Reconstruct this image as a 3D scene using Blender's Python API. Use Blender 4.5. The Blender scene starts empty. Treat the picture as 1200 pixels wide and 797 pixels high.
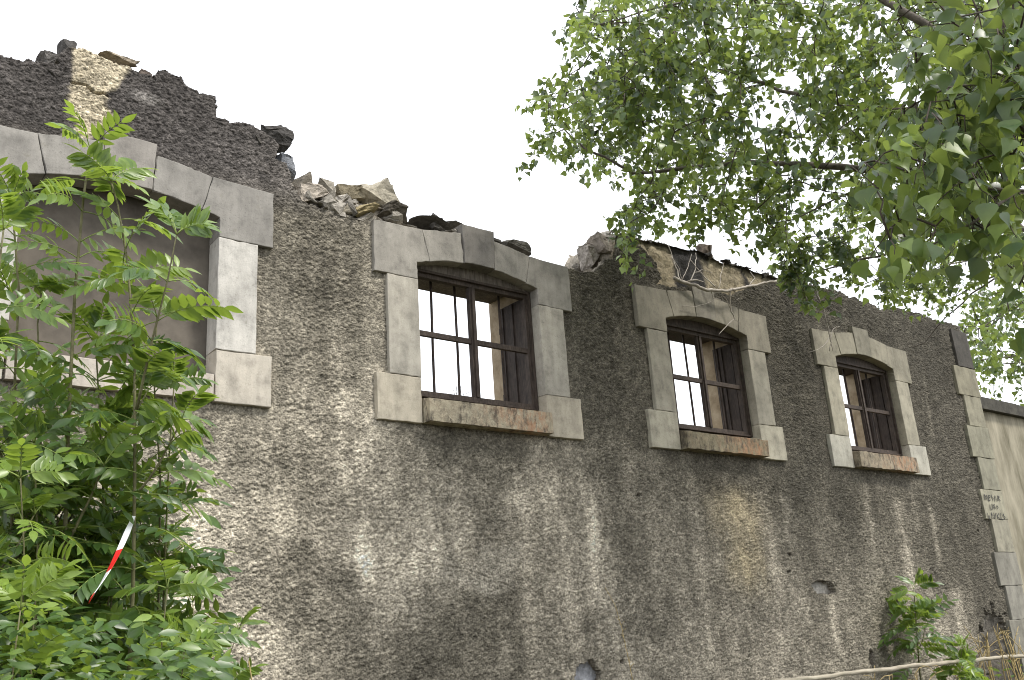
import bpy, bmesh, math, random
import numpy as np

random.seed(7)
rng = np.random.default_rng(7)
scn = bpy.context.scene
COL = scn.collection

# ------------------------------------------------------------------ camera
F, YAW, PITCH, ROLL = 1111.13, 0.6875, 0.3103, -0.0689      # pixels of a 1200 x 797 frame
CAM = np.array([0.0, -5.0, 1.6])
_fw = np.array([math.sin(YAW)*math.cos(PITCH), math.cos(YAW)*math.cos(PITCH), math.sin(PITCH)])
_rt = np.array([math.cos(YAW), -math.sin(YAW), 0.0])
_up = np.cross(_rt, _fw)
RT = math.cos(ROLL)*_rt + math.sin(ROLL)*_up
UP = -math.sin(ROLL)*_rt + math.cos(ROLL)*_up
FW = _fw


def ray(u, v):
    return RT*((u-600)/F) - UP*((v-398.5)/F) + FW


def at(u, v, d):
    return CAM + ray(u, v)*d


def pl(u, v, y=0.03):
    r = ray(u, v)
    p = CAM + r*((y-CAM[1])/r[1])
    return float(p[0]), float(p[2])


def px(P):
    q = np.asarray(P) - CAM
    z = q @ FW
    return 600+F*(q @ RT)/z, 398.5-F*(q @ UP)/z


cam = bpy.data.cameras.new('camera')
cam.sensor_width = 36
cam.lens = F/1200*36
cam.clip_start = 0.05
cam.clip_end = 3000
co = bpy.data.objects.new('camera', cam)
COL.objects.link(co)
from mathutils import Matrix, Vector
M = Matrix(((RT[0], UP[0], -FW[0], CAM[0]), (RT[1], UP[1], -FW[1], CAM[1]), (RT[2], UP[2], -FW[2], CAM[2]), (0, 0, 0, 1)))
co.matrix_world = M
scn.camera = co
scn.cycles.filter_width = 1.05

# ------------------------------------------------------------------ noise (numpy)


def _hash(ix, iy, s):
    h = (ix.astype(np.int64)*374761393 + iy.astype(np.int64)*668265263 + s*1442695041) & 0xffffffff
    h = ((h ^ (h >> 13))*1274126177) & 0xffffffff
    h = ((h ^ (h >> 16))*2246822519) & 0xffffffff
    return ((h ^ (h >> 15)) & 0xffffff)/float(0x1000000)


def vnoise(x, y, s=0):
    x = np.asarray(x, float); y = np.asarray(y, float)
    x, y = np.broadcast_arrays(x, y)
    ix = np.floor(x); iy = np.floor(y)
    fx = x-ix; fy = y-iy
    fx = fx*fx*(3-2*fx); fy = fy*fy*(3-2*fy)
    a = _hash(ix, iy, s); b = _hash(ix+1, iy, s); c = _hash(ix, iy+1, s); d = _hash(ix+1, iy+1, s)
    return (a*(1-fx)+b*fx)*(1-fy)+(c*(1-fx)+d*fx)*fy


def fbm(x, y, s=0, o=4):
    t = 0; a = 0.5; n = 0
    for k in range(o):
        t = t+a*vnoise(x*2**k, y*2**k, s+k*17); n += a; a *= 0.5
    return t/n


def worley(x, y, s=0):
    ix = np.floor(x); iy = np.floor(y)
    f1 = np.full(np.shape(x), 9.0); f2 = f1.copy(); cid = np.zeros(np.shape(x))
    for dx in (-1, 0, 1):
        for dy in (-1, 0, 1):
            cx = ix+dx; cy = iy+dy
            jx = cx+0.1+0.8*_hash(cx, cy, s); jy = cy+0.1+0.8*_hash(cx, cy, s+5)
            d = np.hypot(x-jx, y-jy)
            nb = d < f1
            f2 = np.where(nb, f1, np.minimum(f2, d))
            cid = np.where(nb, _hash(cx, cy, s+9), cid)
            f1 = np.where(nb, d, f1)
    return f1, f2, cid


def sstep(a, b, x):
    t = np.clip((x-a)/(b-a), 0, 1)
    return t*t*(3-2*t)


def inpoly(x, y, P):
    r = np.zeros(np.shape(x), bool)
    n = len(P)
    for i in range(n):
        x0, y0 = P[i]; x1, y1 = P[(i+1) % n]
        if y0 == y1:
            continue
        c = ((y0 > y) != (y1 > y)) & (x < (x1-x0)*(y-y0)/(y1-y0)+x0)
        r ^= c
    return r

# ------------------------------------------------------------------ object helpers


def tag(o, label=None, cat=None, group=None, kind=None):
    if label: o['label'] = label
    if cat: o['category'] = cat
    if group: o['group'] = group
    if kind: o['kind'] = kind
    return o


def empty(name, loc=(0, 0, 0), parent=None):
    o = bpy.data.objects.new(name, None)
    o.empty_display_size = 0.1
    COL.objects.link(o)
    o.location = loc
    if parent is not None:
        o.parent = parent
    return o


def obj(name, V, Fs, mats, parent=None, smooth=False, attrs=None, mi=None, color=None, origin=None):
    """one mesh object; V is in world space, moved into the parent's space (parents are never rotated)."""
    V = np.asarray(V, float)
    off = np.zeros(3)
    if parent is not None:
        p = parent
        while p is not None:
            off += np.array(p.location); p = p.parent
    loc = np.zeros(3)
    if origin is not None:
        loc = np.asarray(origin, float)-off
        V = V-np.asarray(origin, float)
    else:
        V = V-off
    me = bpy.data.meshes.new(name)
    if isinstance(Fs, np.ndarray):
        n, k = Fs.shape
        me.vertices.add(len(V)); me.vertices.foreach_set('co', V.ravel())
        me.loops.add(n*k); me.loops.foreach_set('vertex_index', Fs.astype(np.int32).ravel())
        me.polygons.add(n)
        me.polygons.foreach_set('loop_start', np.arange(0, n*k, k, dtype=np.int32))
        me.update(calc_edges=True)
    else:
        me.from_pydata([tuple(v) for v in V], [], [tuple(int(i) for i in f) for f in Fs])
    if not isinstance(mats, (list, tuple)):
        mats = [mats]
    for m in mats:
        me.materials.append(m)
    if mi is not None:
        me.polygons.foreach_set('material_index', np.asarray(mi, np.int32))
    if smooth:
        me.polygons.foreach_set('use_smooth', np.ones(len(me.polygons), bool))
    for k, (dom, a) in (attrs or {}).items():
        a = np.asarray(a, float)
        if a.ndim == 2:
            at_ = me.attributes.new(k, 'FLOAT_COLOR', dom)
            c4 = np.ones((len(a), 4)); c4[:, :3] = a
            at_.data.foreach_set('color', c4.ravel())
        else:
            at_ = me.attributes.new(k, 'FLOAT', dom)
            at_.data.foreach_set('value', a)
    me.validate(); me.update()
    o = bpy.data.objects.new(name, me)
    COL.objects.link(o)
    o.location = loc
    if parent is not None:
        o.parent = parent
    if color is not None:
        o.color = (*color, 1)
    return o


class MB:
    """collects pieces of ONE mesh."""
    def __init__(s):
        s.V = []; s.F = []; s.n = 0; s.m = []

    def add(s, V, Fs, m=0):
        V = np.asarray(V, float)
        s.V.append(V)
        s.F += [[i+s.n for i in f] for f in Fs]
        s.m += [m]*len(Fs)
        s.n += len(V)

    def box(s, a, b, m=0):
        (x0, y0, z0), (x1, y1, z1) = a, b
        V = [(x0, y0, z0), (x1, y0, z0), (x1, y1, z0), (x0, y1, z0), (x0, y0, z1), (x1, y0, z1), (x1, y1, z1), (x0, y1, z1)]
        s.add(V, [(0, 3, 2, 1), (4, 5, 6, 7), (0, 1, 5, 4), (1, 2, 6, 5), (2, 3, 7, 6), (3, 0, 4, 7)], m)

    def tube(s, P, r, n=7, m=0):
        P = np.asarray(P, float)
        r = np.broadcast_to(np.asarray(r, float), (len(P),))
        T = np.gradient(P, axis=0)
        T /= np.linalg.norm(T, axis=1)[:, None]+1e-9
        ref = np.array([0.31, 0.17, 0.93]) if abs(T[0][2]) < 0.8 else np.array([0.9, 0.3, 0.1])
        V = []
        for p, t, q in zip(P, T, r):
            a = np.cross(t, ref); a /= np.linalg.norm(a)+1e-9
            b = np.cross(t, a)
            for k in range(n):
                w = 2*math.pi*k/n
                V.append(p+q*(math.cos(w)*a+math.sin(w)*b))
        Fs = []
        for i in range(len(P)-1):
            for k in range(n):
                k2 = (k+1) % n
                Fs.append((i*n+k, i*n+k2, (i+1)*n+k2, (i+1)*n+k))
        Fs.append(tuple(range(n))[::-1]); Fs.append(tuple((len(P)-1)*n+k for k in range(n)))
        s.add(V, Fs, m)

    def build(s, name, mats, parent=None, **kw):
        if not s.V:
            return None
        mi = s.m if isinstance(mats, (list, tuple)) and len(mats) > 1 else None
        return obj(name, np.concatenate(s.V), s.F, mats, parent, mi=mi, **kw)


def bm_arrays(bm):
    bm.verts.ensure_lookup_table()
    V = np.array([v.co[:] for v in bm.verts])
    Fs = [[v.index for v in f.verts] for f in bm.faces]
    return V, Fs


def prism(poly, y0, y1, bevel=0.005, jit=0.0022, inset=0.0012, seed=0):
    """stone block: outline in x/z, depth y0..y1, worn bevelled edges."""
    r = random.Random(seed)
    P = [Vector(p) for p in poly]
    c = sum(P, Vector((0, 0)))/len(P)
    P = [p+(c-p).normalized()*inset*1.4 for p in P]
    bm = bmesh.new()
    a = [bm.verts.new((p.x, y0, p.y)) for p in P]
    b = [bm.verts.new((p.x, y1, p.y)) for p in P]
    n = len(P)
    bm.faces.new(a); bm.faces.new(b[::-1])
    for i in range(n):
        j = (i+1) % n
        bm.faces.new((a[j], a[i], b[i], b[j]))
    bmesh.ops.recalc_face_normals(bm, faces=bm.faces[:])
    front = [e for e in bm.edges if e.verts[0].co.y < y0+1e-5 or e.verts[1].co.y < y0+1e-5]
    # subdivide the long edges so the arrises can be chipped
    es = [e for e in bm.edges if e.calc_length() > 0.09 and e.verts[0].co.y < y0+1e-5 and e.verts[1].co.y < y0+1e-5]
    bmesh.ops.subdivide_edges(bm, edges=es, cuts=5, use_grid_fill=False)
    front = [e for e in bm.edges if e.verts[0].co.y < y0+1e-5 and e.verts[1].co.y < y0+1e-5 and e.is_manifold]
    for v in bm.verts:
        v.co.x += r.uniform(-jit, jit); v.co.z += r.uniform(-jit, jit)
    bmesh.ops.bevel(bm, geom=front, offset=bevel, segments=2, affect='EDGES', profile=0.6)
    bmesh.ops.triangulate(bm, faces=[f for f in bm.faces if len(f.verts) > 4])
    for v in bm.verts:
        if r.random() < 0.25 and y0+0.0008 < v.co.y < y0+bevel*1.5:
            v.co.y += r.uniform(0, 0.010)
    V, Fs = bm_arrays(bm)
    bm.free()
    return V, Fs


def rock(c, size, seed, npts=13, rot=0.0, sub=3, rough=0.05):
    """angular broken stone: the hull of a few points, then split and roughened"""
    r = np.random.default_rng(seed)
    bm = bmesh.new()
    q = r.uniform(-1, 1, size=(npts, 3))
    q = np.sign(q)*np.abs(q)**0.45
    q /= np.maximum(1.0, np.linalg.norm(q, axis=1, keepdims=True)/1.25)
    for v in q:
        bm.verts.new(tuple(v))
    res = bmesh.ops.convex_hull(bm, input=bm.verts[:])
    bmesh.ops.delete(bm, geom=[g for g in res['geom_interior'] if isinstance(g, bmesh.types.BMVert)], context='VERTS')
    loose = [v for v in bm.verts if not v.link_faces]
    bmesh.ops.delete(bm, geom=loose, context='VERTS')
    for k in range(sub):
        bmesh.ops.subdivide_edges(bm, edges=bm.edges[:], cuts=1, use_grid_fill=True)
        for v in bm.verts:
            v.co += Vector(r.normal(size=3))*rough*(0.55**k)
    bmesh.ops.triangulate(bm, faces=bm.faces[:])
    V, Fs = bm_arrays(bm); bm.free()
    lo, hi = V.min(0), V.max(0)
    V = (V-(lo+hi)/2)/(hi-lo)*np.array(size)
    ca, sa = math.cos(rot), math.sin(rot)
    V = np.stack([V[:, 0]*ca-V[:, 2]*sa, V[:, 1], V[:, 0]*sa+V[:, 2]*ca], 1)
    return V+np.array(c), Fs

# ------------------------------------------------------------------ materials


class NT:
    def __init__(s, name):
        s.m = bpy.data.materials.new(name)
        s.m.use_nodes = True
        s.t = s.m.node_tree
        s.t.nodes.clear()
        s.out = s.n('ShaderNodeOutputMaterial')
        s.b = s.n('ShaderNodeBsdfPrincipled')
        s.l(s.b.outputs[0], s.out.inputs['Surface'])
        tc = s.n('ShaderNodeTexCoord')
        s.co = tc.outputs['Object']
        geo = s.n('ShaderNodeNewGeometry')
        s.pos = geo.outputs['Position']

    def n(s, t, **k):
        nd = s.t.nodes.new(t)
        for a, v in k.items():
            setattr(nd, a, v)
        return nd

    def l(s, a, b):
        s.t.links.new(a, b)

    def noise(s, scale, detail=4, rough=0.6, vec=None, stretch=None, dist=0.0):
        nd = s.n('ShaderNodeTexNoise')
        nd.inputs['Scale'].default_value = scale
        nd.inputs['Detail'].default_value = detail
        nd.inputs['Roughness'].default_value = rough
        nd.inputs['Distortion'].default_value = dist
        v = vec or s.pos
        if stretch:
            mp = s.n('ShaderNodeMapping')
            mp.inputs['Scale'].default_value = stretch
            s.l(v, mp.inputs[0]); v = mp.outputs[0]
        s.l(v, nd.inputs['Vector'])
        return nd.outputs['Fac']

    def ramp(s, fac, stops):
        nd = s.n('ShaderNodeValToRGB')
        cr = nd.color_ramp
        while len(cr.elements) < len(stops):
            cr.elements.new(0.5)
        for e, (p, c) in zip(cr.elements, stops):
            e.position = p
            e.color = (*c, 1) if not isinstance(c, (int, float)) else (c, c, c, 1)
        s.l(fac, nd.inputs[0])
        return nd.outputs[0]

    def mix(s, fac, a, b, mode='MIX'):
        nd = s.n('ShaderNodeMix', data_type='RGBA', blend_type=mode)
        for sock, v in ((nd.inputs[0], fac), (nd.inputs[6], a), (nd.inputs[7], b)):
            if isinstance(v, (int, float)):
                sock.default_value = v if sock == nd.inputs[0] else (v, v, v, 1)
            elif isinstance(v, tuple):
                sock.default_value = (*v, 1)
            else:
                s.l(v, sock)
        return nd.outputs[2]

    def attr(s, name, vec=False):
        nd = s.n('ShaderNodeAttribute', attribute_name=name)
        return nd.outputs['Color'] if vec else nd.outputs['Fac']

    def bump(s, h, strength=0.4, dist=0.01):
        nd = s.n('ShaderNodeBump')
        nd.inputs['Strength'].default_value = strength
        nd.inputs['Distance'].default_value = dist
        s.l(h, nd.inputs['Height'])
        s.l(nd.outputs[0], s.b.inputs['Normal'])

    def fin(s, col, rough=0.9, spec=0.2):
        if isinstance(col, tuple):
            s.b.inputs['Base Color'].default_value = (*col, 1)
        else:
            s.l(col, s.b.inputs['Base Color'])
        s.b.inputs['Roughness'].default_value = rough
        s.b.inputs['Specular IOR Level'].default_value = spec
        return s.m


def mat_coat():
    t = NT('roughcast_render')
    c = t.attr('stain', True)
    f1 = t.ramp(t.noise(55, 3, 0.7), [(0.3, 0.62), (0.7, 1.35)])
    c = t.mix(1.0, c, f1, 'MULTIPLY')
    f2 = t.ramp(t.noise(7, 5, 0.7), [(0.3, 0.8), (0.7, 1.18)])
    c = t.mix(1.0, c, f2, 'MULTIPLY')
    vo = t.n('ShaderNodeTexVoronoi'); vo.inputs['Scale'].default_value = 75
    wv = t.n('ShaderNodeVectorMath', operation='MULTIPLY_ADD')
    nz = t.n('ShaderNodeTexNoise'); nz.inputs['Scale'].default_value = 60; t.l(t.pos, nz.inputs['Vector'])
    t.l(nz.outputs['Color'], wv.inputs[0]); wv.inputs[1].default_value = (0.012, 0.012, 0.012); t.l(t.pos, wv.inputs[2])
    t.l(wv.outputs[0], vo.inputs['Vector'])
    grain = t.mix(1.0, t.ramp(vo.outputs['Distance'], [(0.0, 1.0), (0.75, 0.0)]), t.ramp(t.noise(160, 3, 0.7), [(0.25, 0.5), (0.75, 1.0)]), 'MULTIPLY')
    # the tone of each little pebble
    sepc = t.n('ShaderNodeSeparateColor'); t.l(vo.outputs['Color'], sepc.inputs[0])
    c = t.mix(1.0, c, t.ramp(sepc.outputs[0], [(0.1, 0.72), (0.9, 1.3)]), 'MULTIPLY')
    t.bump(grain, 0.9, 0.009)
    return t.fin(c, 0.92, 0.15)


def mat_core():
    t = NT('rubble_masonry')
    c = t.attr('stain', True)
    c = t.mix(1.0, c, t.ramp(t.noise(28, 5, 0.7), [(0.28, 0.5), (0.72, 1.4)]), 'MULTIPLY')
    c = t.mix(1.0, c, t.ramp(t.noise(5, 4, 0.6), [(0.3, 0.7), (0.7, 1.2)]), 'MULTIPLY')
    t.bump(t.noise(30, 6, 0.7), 0.9, 0.03)
    return t.fin(c, 0.95, 0.15)


def mat_stone():
    """cast stone blocks; the tone of each block is the object's colour"""
    t = NT('cast_stone')
    oi = t.n('ShaderNodeObjectInfo')
    c = oi.outputs['Color']
    c = t.mix(1.0, c, t.ramp(t.noise(9, 6, 0.65), [(0.28, 0.62), (0.5, 1.0), (0.75, 1.16)]), 'MULTIPLY')
    st = t.ramp(t.noise(6, 4, 0.6, stretch=(2.6, 2.6, 0.5)), [(0.35, 0.70), (0.6, 1.06)])
    c = t.mix(0.55, c, st, 'MULTIPLY')
    big = t.ramp(t.noise(2.6, 5, 0.6), [(0.35, 0.80), (0.62, 1.06)])
    c = t.mix(1.0, c, big, 'MULTIPLY')
    pits = t.ramp(t.noise(120, 2, 0.5), [(0.60, 1.0), (0.70, 0.6)])
    c = t.mix(0.6, c, pits, 'MULTIPLY')
    lich = t.ramp(t.noise(14, 5, 0.7), [(0.60, 0.0), (0.72, 0.55)])
    c = t.mix(lich, c, (0.17, 0.155, 0.12))
    t.bump(t.noise(90, 5, 0.7), 0.35, 0.006)
    return t.fin(c, 0.85, 0.25)


def mat_sill():
    t = NT('rust_stained_stone')
    oi = t.n('ShaderNodeObjectInfo')
    c = oi.outputs['Color']
    c = t.mix(1.0, c, t.ramp(t.noise(16, 6, 0.7), [(0.28, 0.5), (0.72, 1.25)]), 'MULTIPLY')
    sep = t.n('ShaderNodeSeparateXYZ'); t.l(t.co, sep.inputs[0])
    ad = t.n('ShaderNodeMath', operation='MULTIPLY_ADD'); ad.inputs[1].default_value = 1.0; ad.inputs[2].default_value = 0.5
    t.l(sep.outputs[0], ad.inputs[0])
    zone = t.ramp(ad.outputs[0], [(0.30, 0.1), (0.70, 0.75), (0.90, 0.95), (1.0, 0.3)])
    rn = t.ramp(t.noise(13, 6, 0.8, stretch=(1.3, 1.3, 0.7)), [(0.43, 0.0), (0.58, 0.9)])
    f = t.mix(1.0, zone, rn, 'MULTIPLY')
    c = t.mix(f, c, (0.36, 0.19, 0.105))
    blk = t.ramp(t.noise(9, 6, 0.75, stretch=(1.6, 1.6, 0.8)), [(0.50, 0.0), (0.62, 0.8)])
    c = t.mix(blk, c, (0.06, 0.05, 0.042))
    t.bump(t.noise(60, 6, 0.7), 0.7, 0.012)
    return t.fin(c, 0.9, 0.2)


def mat_wood(name, a, b, scale=1.0):
    t = NT(name)
    n1 = t.noise(22*scale, 6, 0.7, stretch=(6, 6, 0.6))
    c = t.ramp(n1, [(0.3, a), (0.7, b)])
    c = t.mix(1.0, c, t.ramp(t.noise(10, 4, 0.7), [(0.3, 0.6), (0.7, 1.3)]), 'MULTIPLY')
    t.bump(n1, 0.5, 0.006)
    return t.fin(c, 0.75, 0.3)


def mat_plain(name, a, b, scale=12, bump=0.4, rough=0.9, stretch=None):
    t = NT(name)
    n1 = t.noise(scale, 6, 0.65, stretch=stretch)
    c = t.ramp(n1, [(0.3, a), (0.7, b)])
    t.bump(t.noise(scale*4, 5, 0.7), bump, 0.01)
    return t.fin(c, rough, 0.2)


def mat_leaf(name, dark, mid, light, trans, gloss=0.45, tmix=0.4):
    t = NT(name)
    a = t.attr('tint')
    c = t.ramp(a, [(0.0, dark), (0.55, mid), (1.0, light)])
    c = t.mix(1.0, c, t.ramp(t.noise(40, 3, 0.6), [(0.3, 0.8), (0.7, 1.2)]), 'MULTIPLY')
    t.fin(c, gloss, 0.55)
    tr = t.n('ShaderNodeBsdfTranslucent')
    tc = t.ramp(a, [(0.0, tuple(k*0.55 for k in trans)), (1.0, trans)])
    t.l(tc, tr.inputs['Color'])
    mx = t.n('ShaderNodeMixShader')
    mx.inputs[0].default_value = tmix
    t.l(t.b.outputs[0], mx.inputs[1]); t.l(tr.outputs[0], mx.inputs[2])
    t.l(mx.outputs[0], t.out.inputs['Surface'])
    return t.m


M_COAT = mat_coat()
M_CORE = mat_core()
M_STONE = mat_stone()
M_SILL = mat_sill()
M_WOOD = mat_wood('charred_brown_wood', (0.020, 0.015, 0.012), (0.095, 0.072, 0.058))
M_TYMP = mat_wood('weathered_grey_wood', (0.05, 0.042, 0.035), (0.20, 0.17, 0.14), 0.6)
M_IRON = mat_plain('dark_iron', (0.025, 0.022, 0.02), (0.07, 0.05, 0.04), 30, 0.3, 0.7)
M_LEAFWOOD = mat_wood('dark_shutter_wood', (0.015, 0.012, 0.010), (0.075, 0.055, 0.045))
M_REVEAL = mat_plain('ochre_reveal_plaster', (0.22, 0.165, 0.10), (0.47, 0.385, 0.275), 9, 0.4)
M_PANEL = mat_plain('brown_infill_plaster', (0.06, 0.052, 0.043), (0.16, 0.14, 0.115), 3.2, 0.12, 0.9, (1.0, 1, 1.0))
M_BWALL = mat_plain('pale_streaked_plaster', (0.12, 0.108, 0.072), (0.34, 0.31, 0.235), 2.6, 0.3, 0.9, (2.2, 2.2, 0.6))
M_COPING = mat_plain('dark_coping_stone', (0.03, 0.028, 0.024), (0.08, 0.075, 0.06), 9, 0.5)
M_BARK = mat_plain('grey_brown_bark', (0.07, 0.06, 0.05), (0.19, 0.165, 0.14), 25, 0.6, 0.9)
M_TWIG = mat_plain('brown_twig', (0.045, 0.036, 0.028), (0.10, 0.08, 0.065), 25, 0.3, 0.85)
M_DEAD = mat_plain('bleached_dead_wood', (0.22, 0.19, 0.16), (0.46, 0.42, 0.37), 30, 0.4, 0.85)
M_STEM = mat_plain('olive_young_bark', (0.09, 0.085, 0.045), (0.20, 0.19, 0.10), 30, 0.25, 0.7)
M_PETIOLE = mat_plain('green_leaf_stalk', (0.14, 0.19, 0.05), (0.26, 0.32, 0.09), 30, 0.1, 0.6)
M_STRAW = mat_plain('dry_straw', (0.24, 0.18, 0.08), (0.46, 0.36, 0.17), 30, 0.1, 0.7)
M_RAIL = mat_plain('pale_weathered_wood', (0.20, 0.175, 0.13), (0.42, 0.38, 0.30), 14, 0.4, 0.85, (0.5, 4, 4))
M_SOIL = mat_plain('earth_and_litter', (0.03, 0.026, 0.018), (0.09, 0.085, 0.045), 6, 0.8, 0.95)
M_PAINT = mat_plain('black_spray_paint', (0.018, 0.018, 0.018), (0.04, 0.04, 0.038), 30, 0.1, 0.6)
M_TW = mat_plain('white_tape', (0.68, 0.69, 0.72), (0.80, 0.80, 0.82), 20, 0.05, 0.35)
M_TR = mat_plain('red_tape', (0.55, 0.02, 0.02), (0.68, 0.035, 0.03), 20, 0.05, 0.35)
M_CRUMB = mat_plain('pale_rubble_crumbs', (0.30, 0.28, 0.25), (0.6, 0.57, 0.52), 40, 0.4, 0.95)
M_ASH = mat_leaf('ash_leaf', (0.026, 0.062, 0.018), (0.070, 0.135, 0.032), (0.18, 0.26, 0.045), (0.38, 0.52, 0.065), 0.36, 0.38)
M_POP = mat_leaf('poplar_leaf', (0.022, 0.052, 0.022), (0.056, 0.105, 0.026), (0.15, 0.21, 0.045), (0.38, 0.48, 0.10), 0.38, 0.37)


def mat_rock():
    t = NT('loose_rubble_stone')
    oi = t.n('ShaderNodeObjectInfo')
    c = t.mix(1.0, oi.outputs['Color'], t.ramp(t.noise(22, 6, 0.7), [(0.28, 0.5), (0.72, 1.35)]), 'MULTIPLY')
    t.bump(t.noise(35, 6, 0.7), 0.9, 0.025)
    return t.fin(c, 0.95, 0.15)


M_ROCK = mat_rock()

# ------------------------------------------------------------------ world and sun
SUN_EL, SUN_AZ = math.radians(56), math.radians(152)        # azimuth clockwise from +Y
w = bpy.data.worlds.new('World')
scn.world = w
w.use_nodes = True
wt = w.node_tree
wt.nodes.clear()
wo = wt.nodes.new('ShaderNodeOutputWorld')
bg = wt.nodes.new('ShaderNodeBackground')
sky = wt.nodes.new('ShaderNodeTexSky')
sky.sky_type = 'NISHITA'
sky.sun_disc = False
sky.sun_elevation = SUN_EL
sky.sun_rotation = SUN_AZ
sky.dust_density = 4
hs = wt.nodes.new('ShaderNodeHueSaturation')
hs.inputs['Saturation'].default_value = 0.25
wt.links.new(sky.outputs[0], hs.inputs['Color'])
wtc = wt.nodes.new('ShaderNodeTexCoord')
wn = wt.nodes.new('ShaderNodeTexNoise')
wn.inputs['Scale'].default_value = 1.6
wn.inputs['Detail'].default_value = 5
wt.links.new(wtc.outputs['Generated'], wn.inputs['Vector'])
wr = wt.nodes.new('ShaderNodeValToRGB')
wr.color_ramp.elements[0].position = 0.3; wr.color_ramp.elements[0].color = (0.88, 0.90, 0.93, 1)
wr.color_ramp.elements[1].position = 0.7; wr.color_ramp.elements[1].color = (1, 1, 1, 1)
wt.links.new(wn.outputs['Fac'], wr.inputs[0])
wm = wt.nodes.new('ShaderNodeMix'); wm.data_type = 'RGBA'; wm.blend_type = 'MULTIPLY'
wm.inputs[0].default_value = 1
wm.inputs[7].default_value = (10.6, 10.8, 11.2, 1)
wt.links.new(wr.outputs[0], wm.inputs[6])
wx = wt.nodes.new('ShaderNodeMix'); wx.data_type = 'RGBA'
wx.inputs[0].default_value = 0.85
wt.links.new(hs.outputs[0], wx.inputs[6]); wt.links.new(wm.outputs[2], wx.inputs[7])
wt.links.new(wx.outputs[2], bg.inputs['Color'])
bg.inputs['Strength'].default_value = 0.085
wt.links.new(bg.outputs[0], wo.inputs['Surface'])

sl = bpy.data.lights.new('sun', 'SUN')
sl.energy = 1.5
sl.angle = math.radians(10)
sl.color = (1, 0.95, 0.87)
so = bpy.data.objects.new('sun', sl)
COL.objects.link(so)
sd = Vector((math.sin(SUN_AZ)*math.cos(SUN_EL), math.cos(SUN_AZ)*math.cos(SUN_EL), math.sin(SUN_EL)))
so.rotation_euler = sd.to_track_quat('Z', 'Y').to_euler()
so.location = (0, -10, 20)

vs = scn.view_settings
vs.view_transform = 'Standard'
vs.look = 'None'
vs.exposure = 1.36
vs.gamma = 1

# ------------------------------------------------------------------ ground


def ground_h(x, y):
    b = 0.85*sstep(3.0, 8.0, x)*sstep(-5.5, -1.2, y)*(1-sstep(20, 40, x))
    return b*(1-sstep(1.5, 6, y)) + 0.05*(fbm(x*0.7, y*0.7, 3)-0.5)


gx = np.concatenate([np.linspace(-900, -30, 12), np.linspace(-24, 40, 97), np.linspace(50, 900, 12)])
gy = np.concatenate([np.linspace(-900, -30, 12), np.linspace(-24, 20, 67), np.linspace(30, 900, 12)])
GX, GY = np.meshgrid(gx, gy)
GZ = ground_h(GX, GY)
nx, ny = len(gx), len(gy)
ii = np.arange(nx*ny).reshape(ny, nx)
FQ = np.stack([ii[:-1, :-1], ii[:-1, 1:], ii[1:, 1:], ii[1:, :-1]], -1).reshape(-1, 4)
tag(obj('ground', np.stack([GX, GY, GZ], -1).reshape(-1, 3), FQ, M_SOIL, smooth=True), kind='structure')

# ------------------------------------------------------------------ ruined wall
WALL = empty('ruined_wall', (5.5, 0.3, 0.0))
tag(WALL, 'roofless dark grey roughcast wall with four stone-framed arched windows and a jagged broken top', 'ruined wall', None, 'thing')
ENDX = 11.16
WX = [1.405, 3.853, 6.315, 8.783]
Z1, Z2, Z3, Z4 = 2.994, 3.302, 3.994, 4.362
OP = 0.53

TOP_L = [(-3, 4.75), (-1.5, 4.85), (-0.6, 4.70), (0.2, 4.8), (0.6, 4.79), (0.707, 4.812), (0.80, 4.80), (0.84, 4.83), (0.89, 4.81), (0.983, 4.84), (0.99, 4.84),
         (1.02, 4.95), (1.10, 4.975), (1.19, 4.965), (1.34, 4.96), (1.42, 4.955), (1.425, 4.935), (1.497, 4.935), (1.514, 4.92),
         (1.536, 4.975), (1.58, 5.0), (1.668, 5.0), (1.775, 4.946), (1.839, 4.932), (1.892, 4.955), (1.909, 4.811),
         (1.995, 4.79), (2.039, 4.81), (2.106, 4.81), (2.154, 4.80), (2.269, 4.755), (2.31, 4.72), (2.305, 4.66), (2.30, 4.63),
         (2.35, 4.62), (2.395, 4.57), (2.40, 4.50), (2.43, 4.44), (2.516, 4.36), (2.668, 4.36), (2.761, 4.347), (2.92, 4.354), (3.0, 4.36)]
TOP_R = [(4.72, 4.375), (4.90, 4.36), (5.05, 4.40), (5.12, 4.47), (5.17, 4.53), (5.30, 4.55), (5.335, 4.66), (5.36, 4.70), (5.40, 4.83)]
TOP_R2 = [(7.62, 4.86), (7.722, 4.87), (7.931, 4.864), (8.126, 4.863), (8.536, 4.88), (8.733, 4.845), (9.064, 4.85), (9.392, 4.80),
          (9.483, 4.86), (9.731, 4.88), (10.142, 4.89), (10.554, 4.85), (10.838, 4.89), (11.10, 4.88), (11.14, 4.5), (ENDX-0.03, 4.3)]
PATCH = [(5.50, 4.83), (5.57, 4.76), (5.70, 4.69), (5.79, 4.61), (5.84, 4.50), (5.76, 4.43), (5.98, 4.45), (6.43, 4.49), (6.80, 4.52), (7.14, 4.67), (7.45, 4.77)]
coat_poly = TOP_L + [(3.2, 4.36), (4.5, 4.36)] + TOP_R + PATCH + TOP_R2 + [(ENDX-0.03, -1), (-3, -1)]
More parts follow.
